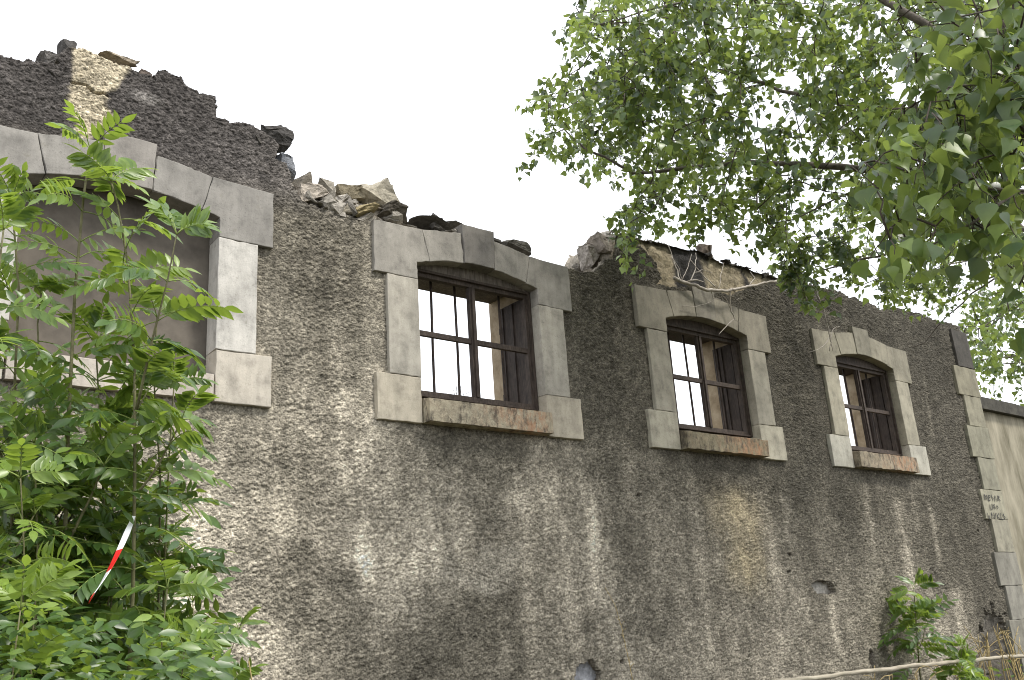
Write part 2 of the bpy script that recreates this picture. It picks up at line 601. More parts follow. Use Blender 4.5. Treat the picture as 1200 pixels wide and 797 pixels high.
CORE_TOP = [(-3, 4.70), (0.6, 4.76), (1.0, 4.79), (1.03, 4.92), (1.40, 4.93), (1.50, 4.88), (1.56, 4.95), (1.68, 4.96), (1.87, 4.90), (1.885, 4.79),
            (2.12, 4.76), (2.26, 4.66), (2.30, 4.58), (2.38, 4.50), (2.50, 4.45), (2.65, 4.46), (2.80, 4.47), (2.90, 4.43), (3.0, 4.50), (3.12, 4.50), (3.2, 4.43), (3.45, 4.42), (3.70, 4.47), (4.0, 4.47), (4.10, 4.42), (4.30, 4.44), (4.38, 4.34),
            (4.9, 4.33), (5.24, 4.36), (5.26, 4.70), (5.33, 4.82), (5.565, 4.825), (5.832, 4.861), (6.253, 4.872), (6.40, 4.90), (6.533, 4.885), (6.705, 4.841),
            (7.058, 4.871), (7.232, 4.845), (7.475, 4.86), (8.126, 4.84), (8.733, 4.82), (9.392, 4.78), (9.731, 4.86), (10.142, 4.87), (10.554, 4.83), (11.02, 4.85), (11.06, 4.3), (11.12, 4.25)]
core_poly = CORE_TOP + [(11.12, -1), (-3, -1)]

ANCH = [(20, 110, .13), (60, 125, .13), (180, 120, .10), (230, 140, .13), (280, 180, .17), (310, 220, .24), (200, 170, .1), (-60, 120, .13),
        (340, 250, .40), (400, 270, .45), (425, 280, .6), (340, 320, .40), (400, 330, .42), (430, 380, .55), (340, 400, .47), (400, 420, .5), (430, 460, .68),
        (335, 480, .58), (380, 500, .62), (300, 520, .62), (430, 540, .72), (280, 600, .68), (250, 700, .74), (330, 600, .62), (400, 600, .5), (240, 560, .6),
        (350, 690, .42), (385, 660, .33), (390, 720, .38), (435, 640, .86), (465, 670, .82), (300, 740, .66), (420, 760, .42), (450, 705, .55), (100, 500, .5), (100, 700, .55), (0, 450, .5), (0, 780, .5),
        (520, 520, .30), (600, 527, .30), (560, 560, .5), (620, 565, .62), (520, 600, .54), (560, 640, .52), (640, 640, .5),  # first pair: shade band beneath the second window's sill, painted into the coat colour
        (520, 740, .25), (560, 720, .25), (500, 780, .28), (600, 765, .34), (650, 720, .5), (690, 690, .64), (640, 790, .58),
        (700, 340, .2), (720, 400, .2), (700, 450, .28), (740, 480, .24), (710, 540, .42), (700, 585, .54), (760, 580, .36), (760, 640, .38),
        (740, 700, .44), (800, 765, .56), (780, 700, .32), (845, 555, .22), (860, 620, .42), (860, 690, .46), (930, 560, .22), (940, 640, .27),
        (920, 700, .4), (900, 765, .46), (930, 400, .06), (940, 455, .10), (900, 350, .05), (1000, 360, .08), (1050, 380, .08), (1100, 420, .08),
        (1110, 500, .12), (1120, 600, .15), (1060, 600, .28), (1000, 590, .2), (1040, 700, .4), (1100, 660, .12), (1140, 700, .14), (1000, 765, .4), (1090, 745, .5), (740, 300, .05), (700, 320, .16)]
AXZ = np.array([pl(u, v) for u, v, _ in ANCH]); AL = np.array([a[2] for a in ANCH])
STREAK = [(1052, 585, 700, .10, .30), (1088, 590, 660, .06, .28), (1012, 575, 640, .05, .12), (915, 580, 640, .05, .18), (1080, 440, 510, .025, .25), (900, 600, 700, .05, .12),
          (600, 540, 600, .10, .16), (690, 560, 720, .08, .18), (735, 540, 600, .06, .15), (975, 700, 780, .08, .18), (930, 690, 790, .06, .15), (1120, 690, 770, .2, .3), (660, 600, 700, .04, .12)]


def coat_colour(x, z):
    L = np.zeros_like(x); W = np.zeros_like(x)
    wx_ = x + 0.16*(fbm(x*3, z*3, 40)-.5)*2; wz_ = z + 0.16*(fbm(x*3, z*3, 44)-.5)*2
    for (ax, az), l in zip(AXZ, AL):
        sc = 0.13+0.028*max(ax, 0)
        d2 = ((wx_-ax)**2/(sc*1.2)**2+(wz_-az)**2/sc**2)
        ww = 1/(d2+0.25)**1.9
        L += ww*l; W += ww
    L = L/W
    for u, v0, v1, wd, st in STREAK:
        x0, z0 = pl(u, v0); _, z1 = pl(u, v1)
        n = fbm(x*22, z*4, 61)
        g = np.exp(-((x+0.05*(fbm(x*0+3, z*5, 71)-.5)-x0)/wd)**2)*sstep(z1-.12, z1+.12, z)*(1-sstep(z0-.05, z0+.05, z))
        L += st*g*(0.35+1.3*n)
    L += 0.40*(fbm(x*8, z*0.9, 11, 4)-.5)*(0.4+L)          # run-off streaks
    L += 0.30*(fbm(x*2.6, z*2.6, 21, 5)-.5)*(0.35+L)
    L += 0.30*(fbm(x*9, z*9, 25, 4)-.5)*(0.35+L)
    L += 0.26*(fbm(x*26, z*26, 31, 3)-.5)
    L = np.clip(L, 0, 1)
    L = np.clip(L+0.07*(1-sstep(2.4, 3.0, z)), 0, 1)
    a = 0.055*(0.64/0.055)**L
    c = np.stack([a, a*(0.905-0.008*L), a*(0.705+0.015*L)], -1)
    # top of the wall at the far left is a neutral soot grey
    n = (1-sstep(2.0, 3.4, x))*sstep(4.2, 4.5, z)
    c[..., 2] = c[..., 2]*(1-n)+a*0.84*n
    # cream strip without soot under the highest point
    nn = fbm(x*16, z*16, 5)-.5; xc0 = 1.085+0.06*(fbm(z*9, z*0, 5)-.5)+.05*nn; xc1 = 1.255+0.12*sstep(4.70, 4.86, z)+0.14*(fbm(z*9, z*0, 6)-.5)+.06*nn
    m = sstep(xc0-.012, xc0+.02, x)*(1-sstep(xc1-.02, xc1+.02, x))*sstep(4.40, 4.46, z)
    cream = np.stack([0.46+0*x, 0.40+0*x, 0.29+0*x], -1)*(0.7+0.6*fbm(x*14, z*14, 8))[..., None]
    c = c*(1-m[..., None])+cream*m[..., None]
    # pale repair above the crack line to the right of it
    m = np.exp(-(((x-1.48)/.07)**2+((z-4.79)/.03)**2))
    c = c*(1-.7*m[..., None])+np.array([.3, .28, .26])*(.7*m[..., None])
    # ochre run below the third window
    u0 = pl(862, 600); n = fbm(x*12, z*3, 77)
    m = np.exp(-((x-u0[0]-0.12*(u0[1]-z)-.25*(fbm(x*4,z*4,78)-.5))/0.22)**2)*sstep(1.75, 2.1, z)*(1-sstep(2.55, 2.80, z))*(0.15+1.2*n)
    m = np.clip(m*1.05, 0, .85)
    c = c*(1-m[..., None])+np.array([.36, .305, .20])*m[..., None]
    # thin smoothed skim patch in the middle of the wall
    s = skim(x, z)
    c = c*(1-.6*s[..., None])+np.array([.30, .275, .225])*(.55*s[..., None])
    return c


def skim(x, z):
    u0, u1 = pl(515, 690), pl(600, 650)
    n = 0.34*(fbm(x*5, z*5, 90)-.5)
    return sstep(u0[0]-.1, u0[0]+.1, x+n)*(1-sstep(u1[0]-.1, u1[0]+.1, x+n))*sstep(u0[1]-.06, u0[1]+.06, z+n)*(1-sstep(u1[1]-.06, u1[1]+.08, z+n))*(0.5+.8*fbm(x*8, z*8, 91))


def hole_fn(x, z, e):
    """places where the render has come off"""
    h = np.zeros(np.shape(x), bool)
    for cx in WX:
        h |= (np.abs(x-cx) < 0.60) & (z > 3.08) & (z < 4.24)
    n = (fbm(x*14, z*14, 55)-.5)*e
    for k in range(6):
        hx, hz = 1.9+9*_hash(np.array([k*7.0]), np.array([3.0]), 4)[0], 1.25+1.6*_hash(np.array([k*5.0]), np.array([9.0]), 6)[0]
        h |= (((x-hx)/(.012+.0022*hx))**2+((z-hz)/.017)**2+2*n) < 0.8
    h |= (((x-4.61)/.125)**2+((z-1.345)/.115)**2+2.2*n) < 1
    h |= (((x-7.46)/.17)**2+((z-1.905)/.065)**2+2.2*n) < 1
    h |= (((x-8.03)/.05)**2+((z-1.27)/.09)**2+2.2*n) < 1
    h |= (((x-10.42)/.42)**2+((z-1.05)/.58)**2+1.2*n) < 1
    return h


def masked_grid(xs, zs, keep_fn, jit):
    X, Z = np.meshgrid(xs, zs)
    dx = np.gradient(xs)[None, :]; dz = np.gradient(zs)[:, None]
    X = X+rng.uniform(-jit, jit, X.shape)*dx
    Z = Z+rng.uniform(-jit, jit, Z.shape)*dz
    n0, n1 = len(zs), len(xs)
    idx = np.arange(n0*n1).reshape(n0, n1)
    Q = np.stack([idx[:-1, :-1], idx[:-1, 1:], idx[1:, 1:], idx[1:, :-1]], -1).reshape(-1, 4)
    xf, zf = X.ravel(), Z.ravel()
    k = keep_fn(xf[Q].mean(1), zf[Q].mean(1))
    Q = Q[k]
    used = np.unique(Q)
    mp = np.full(n0*n1, -1); mp[used] = np.arange(len(used))
    return xf[used], zf[used], mp[Q]


def rim(Q, nV):
    """boundary edges of a quad sheet, oriented"""
    E = np.concatenate([Q[:, [0, 1]], Q[:, [1, 2]], Q[:, [2, 3]], Q[:, [3, 0]]])
    key = np.sort(E, 1); key = key[:, 0]*nV+key[:, 1]
    u, inv, cnt = np.unique(key, return_inverse=True, return_counts=True)
    return E[cnt[inv] == 1]


# --- render coat
cx_ = [-3.0]
while cx_[-1] < ENDX:
    x = cx_[-1]
    cx_.append(x+(0.06 if x < 0.3 else 0.0056+0.0011*max(0, x-0.6)))
xs = np.array(cx_)
zs = np.concatenate([np.arange(-0.3, 0.75, 0.05), np.arange(0.75, 5.05, 0.0061)])


def keep_coat(x, z):
    wx2 = x+0.02*(fbm(x*25, z*25, 2, 3)-.5)*2; wz2 = z+0.022*(fbm(x*22, z*22, 3, 3)-.5)*2+0.05*(fbm(x*7, z*7, 13, 3)-.5)*sstep(4.3, 4.5, z)
    return inpoly(wx2, wz2, coat_poly) & ~hole_fn(x, z, 1.0)


vx, vz, Q = masked_grid(xs, zs, keep_coat, 0.22)
big = fbm(vx*2.2, vz*2.2, 101, 4)-.5
wxx = vx+0.006*(fbm(vx*50, vz*50, 7, 2)-.5)*2; wzz = vz+0.006*(fbm(vx*50, vz*50, 8, 2)-.5)*2
f1, f2, c1 = worley(wxx/0.0215, wzz/0.0185, 1)
g1, g2, d1 = worley(wxx/0.0130+7, wzz/0.0115+3, 2)
lump = np.sqrt(np.clip(1-f1*f1*1.9, 0, 1))*(0.25+1.0*c1)
lump2 = np.clip(1-g1*g1*1.5, 0, 1)*(0.3+d1)
amp = 1-0.75*np.clip(skim(vx, vz), 0, 1)
# the render is trowelled thinner just around the window stones
for wxc in WX:
    d = np.maximum(np.abs(vx-wxc)-0.88, np.maximum(2.93-vz, vz-4.40))
    amp = amp*(0.45+0.55*sstep(0.0, 0.16, d))
vy = 0.040 - amp*(0.0085*lump+0.0065*lump2+0.010*fbm(vx*16, vz*16, 15, 3)) - 0.03*big
nV = len(vx)
E = rim(Q, nV)
bv = np.unique(E)
mp = np.full(nV, -1); mp[bv] = nV+np.arange(len(bv))
FR = np.stack([E[:, 1], E[:, 0], mp[E[:, 0]], mp[E[:, 1]]], -1)
V = np.stack([vx, vy, vz], -1)
Vb = V[bv].copy(); Vb[:, 1] = 0.105
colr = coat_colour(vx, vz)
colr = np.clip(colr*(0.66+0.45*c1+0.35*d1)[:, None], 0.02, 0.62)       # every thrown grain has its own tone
crk = np.full(len(vx), 9.0)
CR = [pl(*k) for k in ((84, 97), (92, 98), (100, 100), (107, 107), (113, 110), (121, 109), (126, 113))]
for (ax, az), (bx, bz) in zip(CR[:-1], CR[1:]):
    t_ = np.clip(((vx-ax)*(bx-ax)+(vz-az)*(bz-az))/((bx-ax)**2+(bz-az)**2), 0, 1)
    crk = np.minimum(crk, np.hypot(vx-ax-t_*(bx-ax), vz-az-t_*(bz-az)))
V[:nV, 1] += 0.045*(crk < 0.007)
for CRK in (((398, 664), (425, 668), (440, 668), (470, 660), (515, 662), (560, 672), (605, 690)), ((700, 520), (706, 548), (699, 575), (710, 610), (704, 650)), ((1005, 555), (1012, 580), (1006, 612), (1016, 640))):
    CR = [pl(*k) for k in CRK]
    crk = np.full(len(vx), 9.0)
    jx = vx+0.03*(fbm(vx*18, vz*18, 301)-.5); jz = vz+0.03*(fbm(vx*18, vz*18, 302)-.5)
    for (ax, az), (bx, bz) in zip(CR[:-1], CR[1:]):
        t_ = np.clip(((jx-ax)*(bx-ax)+(jz-az)*(bz-az))/((bx-ax)**2+(bz-az)**2), 0, 1)
        crk = np.minimum(crk, np.hypot(jx-ax-t_*(bx-ax), jz-az-t_*(bz-az)))
    V[:nV, 1] += (0.003 if CRK[0][0] < 400 else 0.010)*(crk < 0.004)-0.005*np.exp(-((crk-.011)/.005)**2)
edgecol = np.array([.24, .215, .18])*np.ones((len(bv), 3))*(0.5+fbm(vx[bv]*20, vz[bv]*20, 14))[:, None]
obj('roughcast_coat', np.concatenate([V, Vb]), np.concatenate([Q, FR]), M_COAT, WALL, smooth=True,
    attrs={'stain': ('POINT', np.concatenate([colr, edgecol]))})  # coat colour: stains plus the painted shade band under one sill


# --- masonry core (front face, back face, broken top and ends)
def keep_core(x, z):
    h = np.zeros(np.shape(x), bool)
    for c in WX:
        h |= (np.abs(x-c) < 0.555) & (z > 3.10) & (z < 4.25)
    return inpoly(x+0.02*(fbm(x*20, z*20, 4)-.5), z+0.03*(fbm(x*16, z*16, 5)-.5), core_poly) & ~h


def core_colour(x, z, y):
    f1, f2, c = worley(x/0.22+y*2.1, z/0.13+y*1.3, 33)
    a = 0.10+0.22*c
    mort = sstep(0.02, 0.12, f2-f1)
    a = 0.17*(1-mort)+a*mort
    col = np.stack([a, a*0.92, a*0.78], -1)
    # exposed ochre and soot bands above the third window
    m = sstep(5.5, 5.7, x)*(1-sstep(7.3, 7.6, x))*sstep(4.40, 4.46, z)
    b = fbm(x*3.1+2.3*(z-4.6), z*0.8, 121, 3)
    band = sstep(0.42, 0.54, b+0.10*(fbm(x*15, z*15, 5)-.5))
    bc = np.array([.05, .046, .042])*(1-band[..., None])+np.array([.30, .255, .175])*band[..., None]
    # known bands: tan 5.72-6.0, black 6.0-6.5, tan 6.55-7.1
    for xa, xb, tanf in ((5.68, 6.02, 1), (6.06, 6.48, 0), (6.56, 7.05, 1)):
        xx = x-0.35*(4.70-z)*(1 if xa < 6 else 0.2)
        k = (sstep(xa-.03, xa+.03, xx)*(1-sstep(xb-.03, xb+.03, xx)))[..., None]
        tgt = (np.array([.30, .255, .175]) if tanf else np.array([.04, .038, .036]))*(0.6+0.8*fbm(x*12, z*12, 44))[..., None]
        bc = bc*(1-k)+tgt*k
    dark = sstep(4.80, 4.86, z+0.04*(fbm(x*8, z*8, 9)-.5))[..., None]
    bc = bc*(1-dark)+np.array([.06, .055, .05])*dark
    col = col*(1-m[..., None])+bc*m[..., None]
    # pale flinty stone where the low hole is, soot at the corner base
    m = np.exp(-(((x-4.61)/.2)**2+((z-1.34)/.2)**2))[..., None]
    col = col*(1-m)+np.array([.46, .47, .50])*(0.5+fbm(x*18, z*18, 3))[..., None]*m
    m = np.exp(-(((x-7.46)/.2)**2+((z-1.9)/.1)**2))[..., None]
    col = col*(1-m)+np.array([.44, .42, .38])*m
    m = np.exp(-(((x-10.4)/.5)**2+((z-1.0)/.6)**2))[..., None]
    col = col*(1-m)+np.array([.10, .09, .075])*m
    m = np.clip(1.3*np.exp(-((x-5.25)/.28)**2)*sstep(4.3, 4.4, z), 0, 1)[..., None]
    m = np.maximum(m, (sstep(2.42, 2.5, x)*(1-sstep(3.15, 3.3, x))*sstep(4.25, 4.33, z))[..., None])
    col = col*(1-m)+np.array([.40, .355, .29])*(0.45+1.0*fbm(x*13+y*9, z*13, 3))[..., None]*m
    return col


cxs = np.arange(-3, 11.16, 0.028)
czs = np.arange(-0.3, 5.06, 0.026)
vx, vz, Q = masked_grid(cxs, czs, keep_core, 0.25)
f1, f2, c = worley(vx/0.22+0.16, vz/0.13+0.1, 33)
dome = sstep(0.0, 0.35, f2-f1)
yf = 0.098-0.016*dome*(0.4+c)-0.02*(fbm(vx*9, vz*9, 61)-.5)
V1 = np.stack([vx, yf, vz], -1)
V2 = np.stack([vx, 0.58+0.03*dome, vz], -1)
A1 = core_colour(vx, vz, 0*vx+0.075)
n1 = len(vx)


def resample(P, step):
    P = np.array(P, float)
    out = [P[0]]
    for a, b in zip(P[:-1], P[1:]):
        k = max(1, int(np.linalg.norm(b-a)/step))
        for i in range(1, k+1):
            out.append(a+(b-a)*i/k)
    return np.array(out)


prof = resample(CORE_TOP + [(11.12, -0.3)], 0.03)
ys = np.linspace(0.06, 0.60, 15)
PX = np.repeat(prof[None, :, 0], len(ys), 0); PZ = np.repeat(prof[None, :, 1], len(ys), 0)
PY = np.repeat(ys[:, None], len(prof), 1)
arc = np.arange(len(prof))[None, :]*0.03
nz1 = fbm(arc*6+0*PY, PY*6, 201, 4)-.5; nz2 = fbm(arc*6+0*PY, PY*6, 207, 4)-.5
fz = worley(arc/0.16+0*PY, PY/0.14, 71)
chunk = (fz[2]-.5)*sstep(0.0, 0.2, fz[1]-fz[0])
back = sstep(0.06, 0.2, PY)
capz = PZ+np.where(PZ > 3, 1, 0)*back*(0.10*nz1+0.13*chunk-0.015)-0.015*(1-back)
capx = PX+back*0.12*nz2*np.where(PX > 11, 0.1, 1)
m = len(prof)
idx = np.arange(len(ys)*m).reshape(len(ys), m)
QC = np.stack([idx[:-1, :-1], idx[1:, :-1], idx[1:, 1:], idx[:-1, 1:]], -1).reshape(-1, 4)
V3 = np.stack([capx, PY, capz], -1).reshape(-1, 3)
A3 = core_colour(V3[:, 0], V3[:, 2], V3[:, 1])
VV = np.concatenate([V1, V2, V3])
QQ = np.concatenate([Q, Q[:, ::-1]+n1, QC+2*n1])
obj('masonry_core', VV, QQ, M_CORE, WALL, attrs={'stain': ('POINT', np.concatenate([A1, A1, A3]))})

# --- crumbled edge: small stones and mortar bedded along the whole break
rgx = np.random.default_rng(314)
prof2 = resample([q for q in CORE_TOP if q[0] >= -0.5 and q[1] > 4.2], 0.02)
FV, FF, FC, nfv = [], [], [], 0
for k in range(1500):
    q = prof2[int(rgx.integers(0, len(prof2)))]
    if k > 1100: q = np.array([rgx.uniform(2.4, 3.2), 4.43+rgx.uniform(-.03, .03)])
    if any(abs(q[0]-c_) < 0.86 for c_ in WX[1:2]) and rgx.random() < 0.6: continue
    sz = 0.018+0.055*rgx.random()**2.2
    rub = 2.40 < q[0] < 3.3 or 4.95 < q[0] < 5.4
    if rub: sz *= 1.6
    elif k > 1100: continue
    y = rgx.uniform(0.05, 0.5)
    V, Fs = rock((q[0]+rgx.normal()*0.012, y, q[1]+rgx.uniform(-0.012, 0.034 if not rub else 0.06)-0.25*sz), (sz*rgx.uniform(.9, 1.7), sz*1.2, sz*rgx.uniform(.6, 1.0)), int(rgx.integers(0, 1 << 30)), npts=9, rot=rgx.normal()*0.4, sub=1, rough=0.08)
    b = rgx.uniform(0.22, 0.5) if rub else (rgx.uniform(0.05, 0.11) if rgx.random() < 0.7 else rgx.uniform(0.14, 0.3))
    if q[0] > 7.5: b *= 0.6
    FV.append(V); FF += [[i+nfv for i in f] for f in Fs]; nfv += len(V)
    FC.append(np.repeat(np.array([[b, b*0.92, b*0.80]]), len(V), 0))
obj('crumbled_edge', np.concatenate(FV), FF, M_CORE, WALL, attrs={'stain': ('POINT', np.concatenate(FC))})

# --- window surrounds
TB, JB, BB = 0.870, 0.772, 0.872
KEYT, KEYB = 0.146, 0.133


def zin(x):
    return 4.118+0.078*(1-(x/OP)**2)


def arc_pts(xa, xb, n=6):
    return [(xa+(xb-xa)*i/n, zin(xa+(xb-xa)*i/n)) for i in range(n+1)]


JX_T, JX_B = 0.482, 0.425
tone = {0: dict(T=(.275, .260, .235), J=(.46, .44, .40), B=(.46, .42, .355), K=(.27, .25, .225)),
        1: dict(T=(.30, .28, .245), J=(.42, .39, .33), B=(.48, .43, .34), K=(.20, .185, .165)),
        2: dict(T=(.25, .228, .18), J=(.33, .305, .245), B=(.41, .38, .30), K=(.20, .185, .15)),
        3: dict(T=(.25, .23, .175), J=(.33, .305, .235), B=(.42, .40, .335), K=(.21, .195, .15))}
tymp_y = 0.135
for wi, wc in enumerate(WX):
    S = empty('window_surround', (wc-WALL.location[0], -0.3, 3.0), WALL)
    T = tone[wi]
    rr = random.Random(100+wi)

    def blk(name, poly, col, y0=0.0, y1=0.15):
        if poly is None: return
        k = rr.uniform(-0.004, 0.004)
        V, Fs = prism([(wc+a, b) for a, b in poly], y0+k, y1, seed=rr.randint(0, 9999))
        j = rr.uniform(0.92, 1.07)
        return obj(name, V, Fs, M_STONE, S, color=tuple(c*j for c in col), origin=(wc, 0, 3.0))
    for s in (-1, 1):
        blk('base_stone', [(s*(OP+0.003), Z1), (s*BB, Z1), (s*BB, Z2), (s*(OP+0.003), Z2)], T['B'])
        blk('jamb_stone', [(s*OP, Z2), (s*JB, Z2), (s*JB, Z3), (s*OP, Z3)], T['J'])
        ap = arc_pts(JX_B, OP, 3)
        blk('corner_stone', [(s*a, b) for a, b in ap]+[(s*OP, Z3), (s*TB, Z3), (s*TB, Z4), (s*JX_T, Z4+0.012)], T['T'])
        ap = arc_pts(KEYB, JX_B, 5)
        blk('voussoir', [(s*a, b) for a, b in ap]+[(s*JX_T, Z4+0.012), (s*0.32, 4.402), (s*KEYT, 4.425)], T['T'])
    ap = arc_pts(-KEYB, KEYB, 4)
    blk('keystone', ap+[(KEYT, 4.492), (-KEYT, 4.492)], T['K'], -0.008)
    # sill: projects, with a sloped worn top
    hw = 0.522
    y0 = -0.065 if wi else -0.01
    zz = [(y0, 3.0), (y0, 3.150), (0.06, 3.172), (0.16, 3.205), (0.16, 3.0)]
    nseg = 26
    Vs, Fs = [], []
    for i in range(nseg+1):
        xx = wc-hw+2*hw*i/nseg
        for k, (yy, z) in enumerate(zz):
            e = 0.0015 if wi < 2 else 0.005
            Vs.append((xx, yy+(rr.uniform(-e, e) if k < 3 else 0), z+(rr.uniform(-e, e) if k in (0, 1, 2) else 0)-(0.018*fbm(i*0.5, 3.1, 7) if wi == 2 and k == 1 else 0)))
    for i in range(nseg):
        for k in range(5):
            k2 = (k+1) % 5
            Fs.append((i*5+k, i*5+k2, (i+1)*5+k2, (i+1)*5+k))
    Fs.append((4, 3, 2, 1, 0)); Fs.append(tuple(nseg*5+k for k in range(5)))
    scol = [(.48, .43, .37), (.42, .37, .27), (.25, .22, .15), (.30, .26, .19)][wi]
    obj('window_sill', Vs, Fs, M_SILL if wi else M_STONE, S, color=scol, origin=(wc, 0, 3.0))
    if wi == 0:
        mb = MB(); mb.box((wc-0.56, 0.165, 3.12), (wc+0.56, 0.50, 4.26))
        mb.build('infill_panel', M_PANEL, WALL)
        continue
    # --- the window itself
    Wn = empty('window', (wc-WALL.location[0], -0.2, 3.2), WALL)
    ya, yb = 0.105, 0.150
    x0, x1, zb, zt = wc-OP+0.003, wc+OP-0.003, 3.203, 4.112
    mb = MB()
    fw_ = 0.042
    mb.box((x0, ya, zb), (x0+fw_, yb, zt)); mb.box((x1-fw_, ya, zb), (x1, yb, zt))
    mb.box((x0+fw_, ya+.002, zb), (x1-fw_, yb, zb+0.045)); mb.box((x0+fw_, ya+.002, zt-0.045), (x1-fw_, yb, zt))
    # outer bead of the frame
    mb.box((x0, ya-0.022, zb), (x0+0.018, ya-.001, zt+0.004)); mb.box((x1-0.018, ya-0.022, zb), (x1, ya-.001, zt+0.004))
    mb.box((x0+.018, ya-0.020, zt-0.014), (x1-.018, ya-.001, zt+0.004)); mb.box((x0+.018, ya-0.018, zb), (x1-.018, ya-.001, zb+0.014))
    mb.build('window_frame', M_WOOD, Wn)
    mb = MB()
    mb.box((wc-0.026, ya+.004, zb+0.045), (wc+0.026, yb-.004, zt-0.045))
    mb.box((wc-0.012, ya-.010, zb+0.045), (wc+0.012, ya+.003, zt-0.045))
    mb.build('mullion', M_WOOD, Wn)
    mb = MB()
    mb.box((x0+fw_, ya+.008, 3.640), (wc-0.026, yb-.008, 3.676)); mb.box((wc+0.026, ya+.008, 3.640), (x1-fw_, yb-.008, 3.676))
    mb.build('transom', M_WOOD, Wn)
    # boards closing the arch above the frame
    ap = [(x, z+0.004) for x, z in arc_pts(-OP+.003, OP-.003, 14)]
    V, Fs = prism([(wc+a, b) for a, b in ap]+[(x1, zt+0.005), (x0, zt+0.005)], 0.095, 0.14, bevel=0.003, jit=0.0, inset=0.0, seed=wi)
    obj('arch_board', V, Fs, M_TYMP if wi == 1 else M_WOOD, Wn)
    for k, ox in enumerate((-0.285, -0.08, 0.33)):
        mb = MB()
        zz_ = np.linspace(3.17, 4.16, 8)
        mb.tube([(wc+ox+0.004*math.sin(k*2.1+z*3+wi), 0.215, z) for z in zz_], 0.0105, 6)
        mb.build('iron_bar', M_IRON, Wn, smooth=True)
    # plastered reveal behind, with folded-back casement leaves against it
    mb = MB()
    t_ = 0.028
    yy0, yy1 = 0.152, 0.60
    mb.box((wc-OP-t_, yy0, 3.12), (wc-OP, yy1, 4.22)); mb.box((wc+OP, yy0, 3.12), (wc+OP+t_, yy1, 4.22))
    mb.box((wc-OP, yy0+.001, 3.12), (wc+OP, yy1-.001, 3.16))
    mb.build('reveal', M_REVEAL, Wn)
    mb = MB()
    mb.box((wc-OP, yy0+.001, 4.188), (wc+OP, yy1-.02, 4.24))
    mb.build('lintel', M_LEAFWOOD if wi > 1 else M_TYMP, Wn)
    for s in (-1, 1):
        mb = MB()
        xf = wc+s*(OP-0.003); xn = wc+s*(OP-0.020)
        dd = (0.45, 0.38, 0.42)[wi-1]
        lo, hi = min(xf, xn), max(xf, xn)
        mb.box((lo, 0.165, 3.185), (hi, dd, 4.09))
        p0, p1 = (lo-0.009, lo-.001) if s > 0 else (hi+.001, hi+0.009)
        for (ya2, yb2) in ((0.168, 0.215), (dd-0.05, dd-.003), (0.28, 0.31)):
            mb.box((p0, ya2, 3.19), (p1, yb2, 4.085))
        mb.box((p0-.012, dd-.03, 3.35), (p0-.001, dd-.012, 3.40)) if s > 0 else None
        mb.box((p0-.012, dd-.03, 3.88), (p0-.001, dd-.012, 3.93)) if s > 0 else None
        mb.build('casement_leaf', M_LEAFWOOD, Wn)

